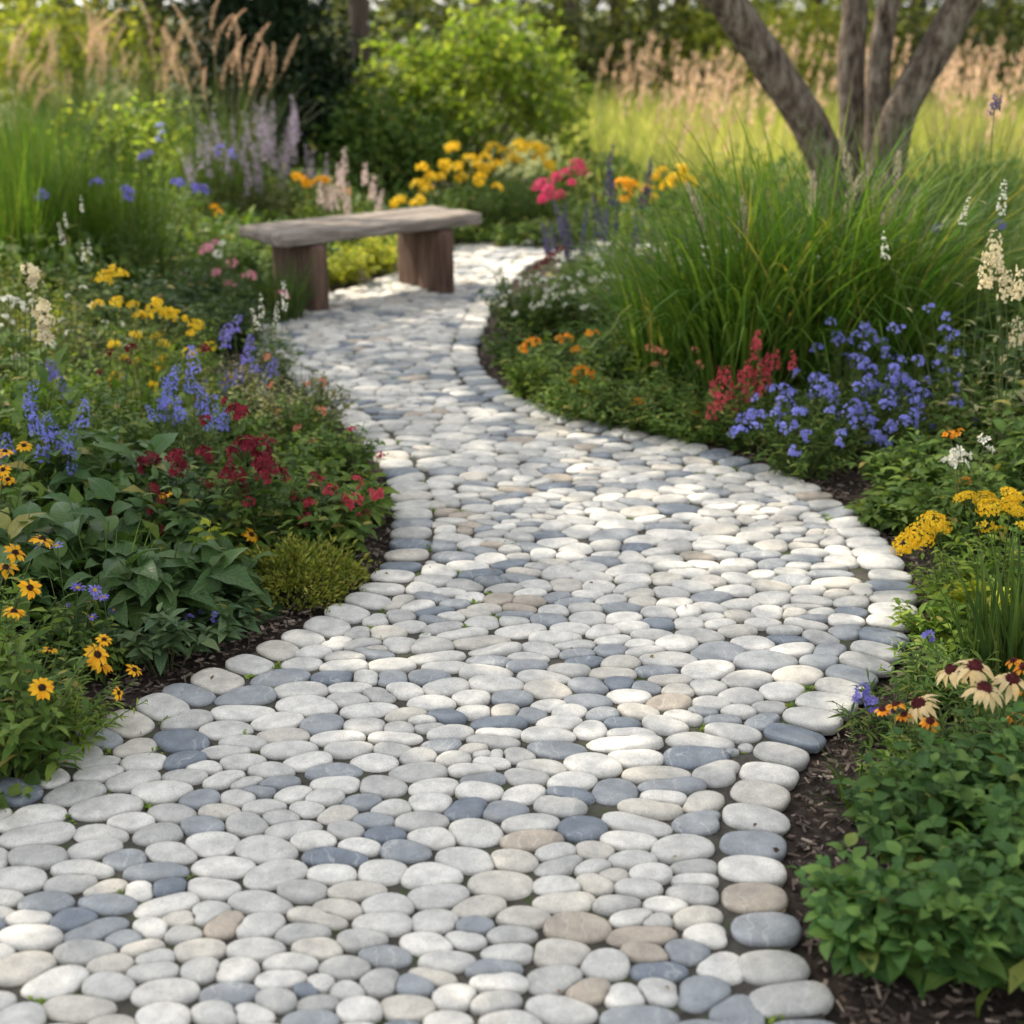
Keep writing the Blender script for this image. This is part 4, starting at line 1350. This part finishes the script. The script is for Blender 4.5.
plant('lime_leaf_plant', 'fresh lime leaved plant under the golden flowers on the left', 'plant', (95, 440), .33, .22, 34, (.055, .4), 14, 'leaf_fresh')
plant('lime_leaf_plant', 'fresh lime leaved plant beneath the cream phlox', 'plant', (30, 450), .36, .2, 30, (.055, .36), 14, 'leaf_fresh')
YE = 'golden flowers in the left bed'
plant('tickseed', 'golden flowered plant with the topmost blooms beside the dark leaves', 'flower', (105, 415), .42, .18, 28, (.045, .3), 14, 'leaf_fresh', group=YE, flowers=[('yellowcluster', [(106, 275), (114, 272), (120, 274), (104, 282)], .9, 1)])
plant('tickseed', 'golden flowered plant with a row of blooms near the burgundy ones', 'flower', (150, 425), .36, .2, 32, (.045, .3), 14, 'leaf_fresh', group=YE, flowers=[('yellowcluster', [(118, 302), (133, 306), (142, 316), (155, 310), (163, 312), (170, 316), (97, 306), (158, 302), (148, 318)], .9, 1), ('yellowsmall', 10, 1.2, 1.0)])
plant('tickseed', 'golden flowered plant nearest the path beside the pale sprigs', 'flower', (195, 425), .33, .18, 30, (.045, .3), 14, 'leaf_fresh', group=YE, flowers=[('yellowcluster', [(196, 325), (192, 333)], .8, 1), ('yellowsmall', 8, 1.2, 1.0), ('yellowsmall', [(176, 312), (186, 318)], 1, 1)])
LE = 'leafy plants in the middle of the left bed'
for at, h, s_, lm, lab in [((155, 350), .46, .3, 'leaf_dark', 'dark leafy plant below the blue dotted grasses'),
                           ((215, 350), .30, .26, 'leaf_dark', 'dark leafy plant left of the pink flowers'),
                           ((100, 350), .5, .26, 'leaf', 'leafy plant behind the white spikes'),
                           ((230, 470), .3, .2, 'leaf', 'narrow leaved plant between the blue and burgundy flowers'),
                           ((290, 500), .24, .18, 'leaf', 'leafy plant behind the crimson flowers'),
                           ((255, 318), .26, .2, 'leaf_dark', 'dark leafy plant between the pink flowers and the bench leg'),
                           ((205, 318), .34, .26, 'leaf_dark', 'dark leafy plant behind the pink flowers'),
                           ((250, 285), .34, .24, 'leaf', 'leafy plant behind the near end of the bench'),
                           ((120, 500), .38, .22, 'leaf', 'leafy plant below the thin stemmed burgundy flowers')]:
    plant('leafy_plant', lab, 'plant', at, h, s_, 36, (.07, .36), 14, lm, group=LE)
for at, h, s_, lm, lab in [((346, 482), .24, .15, 'leaf', 'leafy plant leaning over the left edging below the salmon flowers'),
                           ((318, 436), .27, .16, 'leaf_sage', 'grey leaved sprawling plant on the left edging by the salmon flowers'),
                           ((272, 385), .28, .16, 'leaf', 'leafy plant at the left edging below the cream spikes'),
                           ((245, 350), .24, .15, 'leaf_dark', 'dark leafy plant at the corner where the path widens')]:
    plant('edge_plant', lab, 'plant', at, h, s_, 36, (.05, .4), 13, lm, group='plants over the left edging')
for at, h, lm, lab in [((215, 440), .34, 'leaf_sedum', 'pale sprigged plant between the golden flowers and the violet spikes'),
                       ((262, 445), .30, 'leaf_sage', 'pale sprigged plant above the salmon flowers'),
                       ((140, 400), .44, 'leaf_sedum', 'pale sprigged plant behind the row of golden blooms'),
                       ((60, 390), .52, 'leaf_lime', 'yellow green sprigged plant around the tall white spikes'),
                       ((15, 360), .6, 'leaf_sedum', 'yellow green sprigged plant at the far left behind the airy cream flowers'),
                       ((200, 400), .40, 'leaf_fresh', 'fresh green sprigged plant left of the cream spikes')]:
    plant('sprig_plant', lab, 'plant', at, h, .2, 30, (.032, .36), 22, lm, group='sprigged plants in the left bed', dome=.3)
plant('lime_leaf_plant', 'single bright lime leaf cluster among the broad leaves', 'plant', (215, 590), .26, .05, 4, (.06, .55), 5, 'leaf_lime', t0=.6)
for at, h, lab in [((150, 470), .42, 'thin grass tuft behind the blue speedwell'), ((300, 445), .30, 'thin grass tuft leaning out over the path beside the salmon flowers'), ((40, 470), .5, 'thin grass tuft beside the stacked cream phlox'), ((110, 640), .3, 'thin grass tuft between the coneflowers and the broad leaves')]:
    grass_clump('grass_tuft', lab, at, h, 60, .06, .006, .35, 1.1, 'grass', group='thin grass tufts in the left bed')
plant('pink_flower_plant', 'pink and white flowered plant beside the bench', 'flower', (240, 335), .28, .2, 34, (.055, .38), 14, 'leaf', flowers=[('pink', [(216, 273), (232, 264), (250, 277), (230, 285), (283, 295), (214, 245), (206, 250)], 1.1, 1), ('white', [(210, 248), (218, 254), (222, 244)], 1.1, 1)])
grass_clump('grass_tuft', 'dark grass tuft hanging over the near left leg of the bench', (283, 322), .36, 260, .10, .007, .3, 1.6, 'grass_dark')
TG = 'tall green grasses in the left bed'
for at, h, lab in [((15, 300), .9, 'tall green grass at the left edge behind the airy cream flowers'), ((75, 290), .88, 'tall green grass behind the tall white spikes'), ((125, 285), .78, 'tall green grass behind the dark leafy plants'), ((40, 255), 1.0, 'tall green grass at the back below the pink plumes')]:
    grass_clump('tall_grass', lab, at, h, 620, .2, .006, .16, .7, 'grass', group=TG)
BD = 'blue dotted plants in the left bed'
plant('cornflower', 'wispy plant dotted with violet blue flowers behind the dark leaves', 'flower', (150, 300), .60, .26, 50, (.06, .16), 18, 'leaf', group=BD, flowers=[('violetcluster', [(96, 184), (125, 190), (129, 195), (178, 184), (196, 189), (204, 190), (42, 195)], 1.4, 1)])
plant('cornflower', 'upper wispy plant dotted with blue flowers among the grass', 'flower', (170, 260), .62, .24, 46, (.06, .16), 18, 'leaf_fresh', group=BD, flowers=[('violetcluster', [(143, 158), (150, 154), (220, 150), (232, 154)], 1.4, 1), ('bluecluster', [(158, 142), (160, 128), (162, 135)], 1.2, 1)])
plant('cornflower', 'wispy plant with one yellow bloom left of the bench', 'flower', (215, 300), .46, .22, 46, (.06, .16), 18, 'leaf', group=BD, flowers=[('goldbig', [(218, 213), (214, 208)], .55, 1)])
PG = 'pink plumed grasses in the left bed'
for at, h, n_, pl, lab in [((20, 205), 1.05, 14, None, 'pink plumed grass at the far left edge'), ((85, 200), 1.15, 16, None, 'pink plumed grass behind the lime shrub'),
                       ((150, 205), 1.15, 16, None, 'pink plumed grass right of the lime shrub'),
                       ((228, 234), 1.05, 6, [(175, 60), (190, 45), (200, 70), (215, 55), (228, 40), (238, 62), (222, 90), (205, 100), (190, 95), (240, 88), (250, 95), (180, 85), (212, 30), (232, 75)], 'pink plumed grass whose heads nod towards the evergreen')]:
    grass_clump('plume_grass', lab, at, h, 480, .22, .007, .2, .9, 'grass_dark', [('plume', n_, .8, .95, .0), ('plume', pl or n_ // 2, .75, .78, .1)], group=PG)
LI = 'lime shrubs in the left bed'
for at, wd, hh, lab in [((112, 215), .75, .82, 'sunlit lime green shrub in front of the pink plumes'), ((165, 215), .55, .78, 'smaller lime green shrub left of the lilac spikes'), ((205, 225), .5, .55, 'lime green shrub just behind the lilac spikes')]:
    p = G(*at)
    shrub('lime_shrub', lab, p, wd, hh, 34, 26, .10, .06, 'leaf_shrub', .6, LI)
CM = 'lilac spikes behind the bench'
for at, lab in [((228, 240), 'lilac spiked catmint left of the bench against the grass'), ((262, 236), 'lilac spiked catmint right in front of the evergreen'), ((292, 238), 'lilac spiked catmint nearest the yellow flowers by the bench')]:
    plant('catmint', lab, 'flower', at, .50, .26, 44, (.05, .24), 16, 'leaf_sage', group=CM, flowers=[('catmint', 20, .9, 1.3)])
plant('pale_spike_plant', 'pale pink spiked plant behind the middle of the bench', 'flower', (350, 252), .40, .24, 38, (.05, .3), 14, 'leaf_fresh', flowers=[('palespike', 16, 1.0, 1.15)])
YB = 'yellow flowers around the bench'
plant('yellow_flower_plant', 'yellow flowers behind the near half of the bench', 'flower', (315, 248), .40, .2, 34, (.06, .34), 12, 'leaf_fresh', group=YB, flowers=[('goldbig', [(300, 180), (308, 185), (322, 182), (345, 192), (296, 176)], .9, 1)])
plant('yellow_flower_plant', 'low yellow flowers peeping over the far end of the bench', 'flower', (405, 262), .33, .18, 30, (.06, .34), 12, 'leaf_fresh', group=YB, flowers=[('yellowbig', [(396, 204), (400, 200), (415, 204), (420, 200)], .75, 1)])
for at, lab in [((345, 285), 'sunlit green plant seen under the bench'), ((380, 274), 'sunlit green plant beside the far leg of the bench'), ((305, 285), 'green plant behind the near leg of the bench')]:
    plant('lime_leaf_plant', lab, 'plant', at, .27, .2, 40, (.055, .45), 13, 'leaf_lime' if at[0] > 310 else 'leaf_fresh', group='green plants behind the bench')
YF = 'tall yellow flowers beyond the path'
for at, n_, lab in [((425, 246), [(418, 185), (430, 180), (426, 190), (440, 178), (422, 168)], 'tall yellow flowers leftmost beyond the bench'),
                    ((468, 240), [(445, 165), (455, 170), (462, 178), (470, 160), (478, 168), (452, 148), (485, 158), (497, 188), (480, 180)], 'tall yellow flowers right of the bench end'),
                    ((508, 236), [(492, 148), (505, 152), (498, 165), (512, 160), (520, 146), (530, 150), (488, 170), (518, 162)], 'tall yellow flowers at the bend of the path'),
                    ((545, 232), [(535, 148), (542, 150), (548, 165), (540, 158), (552, 170)], 'tall yellow flowers left of the magenta ones')]:
    plant('tall_yellow_flower', lab, 'flower', at, .46, .26, 46, (.07, .34), 14, 'leaf', group=YF, flowers=[('yellowbig', n_, 1.0, 1)])
plant('magenta_flower_plant', 'magenta flowered plant at the bend of the path', 'flower', (575, 250), .38, .24, 40, (.06, .4), 12, 'leaf', flowers=[('magenta', [(540, 186), (548, 190), (556, 178), (566, 174), (576, 166), (582, 172), (560, 196), (545, 200), (572, 184)], .9, 1)])
for at, h, lab in [((470, 244), .2, 'low green plant at the foot of the tall yellow flowers'), ((510, 247), .2, 'low green plant on the outer bend of the path'), ((545, 248), .22, 'low green plant under the magenta flowers'), ((435, 248), .25, 'low green plant beside the bench end')]:
    plant('low_leafy_plant', lab, 'plant', at, h, .22, 34, (.06, .42), 11, 'leaf', group='low plants along the far bend')

# ------------------------------------------------------------------ the right bed, front to back
MI = 'mint in the near right corner'
for at, h, s_, lab in [((870, 962), .20, .15, 'mint clump spilling over the mulch nearest the path'), ((945, 965), .24, .2, 'large mint clump in the near right corner'), ((1015, 955), .27, .2, 'mint clump at the right edge of the near corner'),
                       ((925, 860), .22, .17, 'mint clump behind the corner ones'), ((985, 850), .26, .2, 'tall mint clump under the cream coneflowers'), ((1035, 860), .3, .18, 'mint clump cut by the right edge')]:
    plant('mint', lab, 'plant', at, h, s_, 34, (.062, .62), 14, 'leaf_mint', .25, .15, .1, .25, group=MI, whorl=True, lseg=4, dome=.35)
plant('cream_coneflower', 'cream coneflower with dark red centres above the mint', 'flower', (985, 790), .22, .2, 44, (.05, .2), 18, 'leaf', flowers=[('echinacea', [(952, 672), (984, 690), (920, 706), (1012, 682), (975, 668)], .95, 1)])
plant('helenium', 'orange helenium flowers beside the cream coneflowers', 'flower', (925, 785), .16, .16, 34, (.045, .2), 16, 'leaf', group='helenium by the right edge', flowers=[('helenium', [(882, 710), (904, 716), (896, 706), (930, 722)], .9, 1)])
plant('helenium', 'orange helenium at the right edge over the mint', 'flower', (1020, 775), .24, .16, 30, (.045, .2), 16, 'leaf', group='helenium by the right edge', flowers=[('helenium', [(1014, 662), (1020, 690), (1016, 718), (1005, 735), (1024, 668)], .9, 1)])
grass_clump('weed_tuft', 'thin weedy grass tuft on the mulch by the right edging', (862, 812), .13, 70, .05, .004, .5, 1.2, 'grass')
plant('fern_leaf_plant', 'ferny bright green plant on the mulch left of the mint', 'plant', (905, 800), .12, .13, 26, (.04, .25), 18, 'leaf_fresh')
plant('violet_sprig_plant', 'wispy plant with violet sprigs trailing onto the edging', 'flower', (893, 738), .14, .15, 24, (.055, .14), 14, 'leaf', flowers=[('violetcluster', [(862, 690), (860, 698), (882, 736), (928, 636), (872, 705)], .7, 1)])
plant('violet_sprig_plant', 'leafy plant filling the bed edge under the broad blades', 'plant', (945, 705), .16, .18, 40, (.055, .2), 16, 'leaf')
plant('violet_sprig_plant', 'low leafy plant at the widest bulge of the path', 'plant', (950, 645), .14, .16, 36, (.05, .42), 12, 'leaf_fresh')
grass_clump('iris', 'upright broad green blades at the right edge', (1018, 690), .36, 70, .07, .016, .12, .5, 'grass_dark', cat='plant')
grass_clump('iris', 'thinner upright blades left of the broad ones', (985, 680), .30, 60, .05, .010, .2, .7, 'grass_dark', cat='plant')
AC = 'yellow yarrow in the right bed'
plant('yarrow', 'dense yellow yarrow heads leaning over the path edging', 'flower', (950, 612), .17, .16, 34, (.05, .3), 13, 'leaf_fresh', group=AC, flowers=[('achillea', [(932, 522), (908, 543), (920, 536), (938, 528)], .85, 1)])
plant('yarrow', 'yellow yarrow heads standing right of the dense leaning ones', 'flower', (1000, 600), .26, .18, 34, (.05, .3), 13, 'leaf_fresh', group=AC, flowers=[('achillea', [(964, 497), (985, 500), (990, 508), (1010, 505), (1012, 495), (1018, 512)], .62, 1), ('yellowsmall', [(1000, 530), (1020, 525), (985, 525)], 1, 1)])
plant('lime_leaf_plant', 'crinkled lime leaves below the yellow yarrow', 'plant', (985, 630), .14, .16, 30, (.07, .5), 10, 'leaf_lime')
GB = 'leafy plants in the middle of the right bed'
for at, h, s_, lab in [((912, 503), .25, .19, 'leafy green plant on the mulch in front of the blue mass'), ((955, 540), .27, .2, 'leafy green plant left of the cream bloom'), ((1000, 535), .30, .22, 'leafy green plant behind the standing yarrow'), ((893, 524), .10, .12, 'low creeping plant at the mulch strip'), ((985, 480), .34, .24, 'leafy plant below the tall cream spires')]:
    plant('leafy_bush', lab, 'plant', at, h, s_, 44, (.075, .36), 13, 'leaf', .3, group=GB, lseg=4)
plant('valerian', 'cream white bloom with a few orange ones over the leafy plant', 'flower', (965, 555), .30, .14, 20, (.07, .3), 12, 'leaf', flowers=[('white', [(955, 460), (964, 458), (960, 466), (948, 462), (957, 454)], 1.1, 1), ('orangesmall', [(950, 436), (958, 434), (966, 482)], 1.1, 1), ('whitetiny', [(985, 440), (988, 450)], 1.4, 1)])
BM = 'blue flowered mass in the right bed'
bl_px = [(720, 0)]
for at, h, s_, nf, lab in [((800, 474), .30, .24, 40, 'blue flowered plant hanging over the mulch beside the red flowers'), ((850, 462), .34, .26, 42, 'blue flowered plant in the middle of the blue mass'),
                           ((905, 462), .34, .24, 32, 'blue flowered plant on the right of the blue mass'), ((840, 440), .40, .24, 30, 'blue flowered plant at the back of the blue mass')]:
    plant('blue_flower_plant', lab, 'flower', at, h, s_, 40, (.045, .26), 14, 'leaf', group=BM, flowers=[('bluecluster', nf, 1.0, 1.06)], dome=.6)
plant('blue_flower_plant', 'tall blue spired plant right behind the blue mass', 'flower', (945, 455), .42, .16, 26, (.05, .26), 14, 'leaf', group=BM, flowers=[('bluecluster', [(946, 318), (944, 330), (950, 340), (942, 350), (955, 335), (960, 355), (938, 365), (946, 372), (958, 378), (930, 310), (900, 330), (893, 328)], .85, 1)])
RP = 'red flowers right of the bend'
for at, n_, lab in [((738, 450), [(715, 395), (722, 405), (718, 412), (730, 398), (740, 390), (726, 415), (712, 420), (735, 410), (745, 402), (728, 385), (738, 420), (720, 382)], 'red flowered plant beside the ferny foliage'),
                    ((765, 447), [(752, 385), (760, 375), (768, 372), (775, 368), (755, 400), (762, 395), (757, 350), (755, 360), (758, 345), (748, 378), (766, 385), (792, 368)], 'taller red flowered plant against the blue mass')]:
    plant('red_spire_plant', lab, 'flower', at, .27, .17, 34, (.045, .36), 13, 'leaf', group=RP, flowers=[('redspire', n_, .62, 1)])
FE = 'ferny foliage along the bend'
for at, h, lab in [((632, 428), .22, 'ferny green foliage on the inside of the bend'), ((690, 440), .22, 'ferny green foliage left of the red flowers'), ((585, 418), .20, 'ferny green foliage with a yellow bloom')]:
    plant('ferny_foliage', lab, 'plant', at, h, .24, 60, (.045, .3), 20, 'leaf', group=FE, flowers=[('orangesmall', [(at[0] + 6, at[1] - 24)], 1.2, 1)])
OR = 'orange flowers along the bend'
plant('marigold', 'orange flowered plant at the tip of the inner bend', 'flower', (530, 398), .20, .16, 38, (.045, .38), 13, 'leaf_fresh', group=OR, flowers=[('orangesmall', [(528, 345), (535, 342), (560, 340), (568, 338), (524, 350)], 1.4, 1)])
plant('marigold', 'orange flowered plant right of the one at the tip', 'flower', (570, 412), .18, .17, 38, (.045, .38), 13, 'leaf_fresh', group=OR, flowers=[('orangesmall', [(578, 372), (584, 370), (590, 374), (572, 382), (576, 350), (592, 335)], 1.4, 1)])
plant('marigold', 'salmon flowered plant below the big grass', 'flower', (660, 420), .26, .17, 34, (.045, .38), 13, 'leaf', group=OR, flowers=[('salmon', [(655, 350), (662, 352), (655, 365), (700, 365), (695, 350), (650, 348)], .9, 1)])
WB = 'white flowered bushes at the inner bend'
plant('white_flower_bush', 'bushy plant starred with white flowers where the path bends', 'flower', (545, 350), .38, .24, 54, (.05, .55), 13, 'leaf', group=WB, flowers=[('whitetiny', 30, 1.3, .95)])
plant('white_flower_bush', 'white starred bush right behind the first with burgundy heads', 'flower', (580, 345), .42, .26, 54, (.05, .55), 13, 'leaf', group=WB, flowers=[('whitetiny', 30, 1.3, .95), ('burgundysmall', [(538, 268), (545, 262), (552, 256), (560, 250), (548, 260)], 1.4, 1)])
plant('white_flower_bush', 'white starred bush nearest the path edge at the inner bend', 'flower', (515, 335), .36, .2, 46, (.05, .55), 13, 'leaf', group=WB, flowers=[('whitetiny', 18, 1.3, .95)])
plant('leafy_bush', 'small leafy bush on the path edge below the white stars', 'plant', (512, 368), .2, .17, 40, (.05, .5), 12, 'leaf', group='leafy plants at the inner bend')
plant('leafy_bush', 'leafy bush between the orange flowers and the white starred bush', 'plant', (560, 385), .25, .24, 50, (.05, .45), 14, 'leaf', group='leafy plants at the inner bend')
plant('leafy_bush', 'leafy bush between the marigolds and the big grass', 'plant', (605, 392), .24, .22, 44, (.05, .42), 14, 'leaf', group='leafy plants at the inner bend')
plant('leafy_bush', 'leafy bush beside the left blades of the big grass', 'plant', (640, 375), .34, .24, 44, (.05, .4), 14, 'leaf_dark', group='leafy plants at the inner bend')
SV = 'dark salvia at the inner bend'
plant('salvia', 'dark violet salvia with the two tallest spires', 'flower', (612, 315), .48, .22, 44, (.05, .32), 14, 'leaf', group=SV, flowers=[('salvia', [(608, 195), (612, 205), (640, 210), (645, 205)], 1.0, 1), ('salvia', 12, .6, 1.0)])
plant('salvia', 'hazy violet salvia left of the tall spires', 'flower', (580, 305), .40, .22, 44, (.05, .32), 14, 'leaf', group=SV, flowers=[('salvia', 16, .65, 1.05)])
plant('yellow_flower_plant', 'yellow flowers behind the salvia spires', 'flower', (630, 262), .34, .24, 36, (.06, .36), 12, 'leaf_fresh', group='yellow flowers at the meadow edge', flowers=[('goldbig', [(622, 184), (628, 192), (632, 186), (625, 200)], .9, 1)])
plant('yellow_flower_plant', 'yellow flowers at the left blades of the big grass', 'flower', (672, 258), .36, .26, 36, (.06, .36), 12, 'leaf_fresh', group='yellow flowers at the meadow edge', flowers=[('yellowbig', [(648, 190), (655, 178), (662, 172), (668, 185), (676, 178), (650, 200), (682, 170), (690, 182)], .9, 1)])
BG = 'big arching grasses in the right bed'
for at, h, n_, th1, lab, pl in [((735, 405), .95, 900, 1.7, 'big arching grass right above the red flowers', [(703, 235), (742, 240)]), ((800, 400), 1.02, 1000, 1.5, 'big arching grass in front of the leaning tree', [(812, 215), (845, 215), (868, 208), (880, 228)]),
                            ((870, 395), .98, 900, 1.5, 'big arching grass behind the blue mass', [(850, 185), (895, 190), (908, 225), (872, 200)]), ((675, 385), .72, 650, 1.7, 'lower arching grass beside the salvia', [])]:
    grass_clump('fountain_grass', lab, at, h * 1.08, int(n_ * .55), .17, .0145, .22, th1 * 1.25, 'grass', [('plume_cream', pl, 1.35, 1, None)] if pl else [], group=BG)
DG = 'darker grasses on the right'
for at, h, lab in [((935, 370), .85, 'dark upright grass right of the big arching ones'), ((1000, 360), .8, 'dark upright grass at the right edge'), ((960, 300), 1.0, 'dark grass at the back beside the leaning tree')]:
    grass_clump('dark_grass', lab, at, h, 600, .2, .006, .2, 1.0, 'grass_dark', group=DG)
for at, h, s_, lm, lab in [((1012, 450), .50, .2, 'leaf_dark', 'tall dark leafy stems at the right edge beside the cream spires'), ((965, 425), .46, .2, 'leaf', 'tall leafy stems right of the blue mass'), ((1030, 520), .42, .2, 'leaf', 'leafy stems cut by the right edge above the yarrow')]:
    plant('leafy_bush', lab, 'plant', at, h, s_, 26, (.10, .38), 12, lm, .35, group='tall leafy stems at the right edge', lseg=4, dome=.3)
plant('burdock', 'large dark leaved plant at the right edge beneath the cream spires', 'plant', (1000, 425), .30, .2, 9, (.24, .62), 5, 'leaf_big', .35, .1, .4, .3, lseg=7, stem_r=.004)
CS = 'tall cream spires at the right edge'
plant('cream_spire_plant', 'tall cream spires with drooping blooms at the right edge', 'flower', (1005, 500), .55, .12, 8, (.08, .3), 9, 'leaf_sage', group=CS, flowers=[('foamspike', [(994, 270), (1006, 300), (998, 285), (1016, 345), (990, 262), (1020, 300), (985, 290)], .72, 1)], stem_r=.003)
plant('cream_spire_plant', 'thin greenish spires left of the drooping cream ones', 'flower', (965, 470), .55, .10, 8, (.07, .25), 10, 'leaf_sage', group=CS, flowers=[('whitespike', [(962, 225), (1000, 215), (886, 260), (920, 470)], .8, 1), ('seedhead', [(994, 112)], 1.0, 1)], stem_r=.0022)
plant('cornflower', 'shaded blue flowers in the dark grass on the right', 'flower', (985, 385), .44, .2, 26, (.06, .2), 12, 'leaf_dark', flowers=[('violetcluster', [(938, 228), (928, 310), (985, 312), (1000, 225)], 1, 1)])
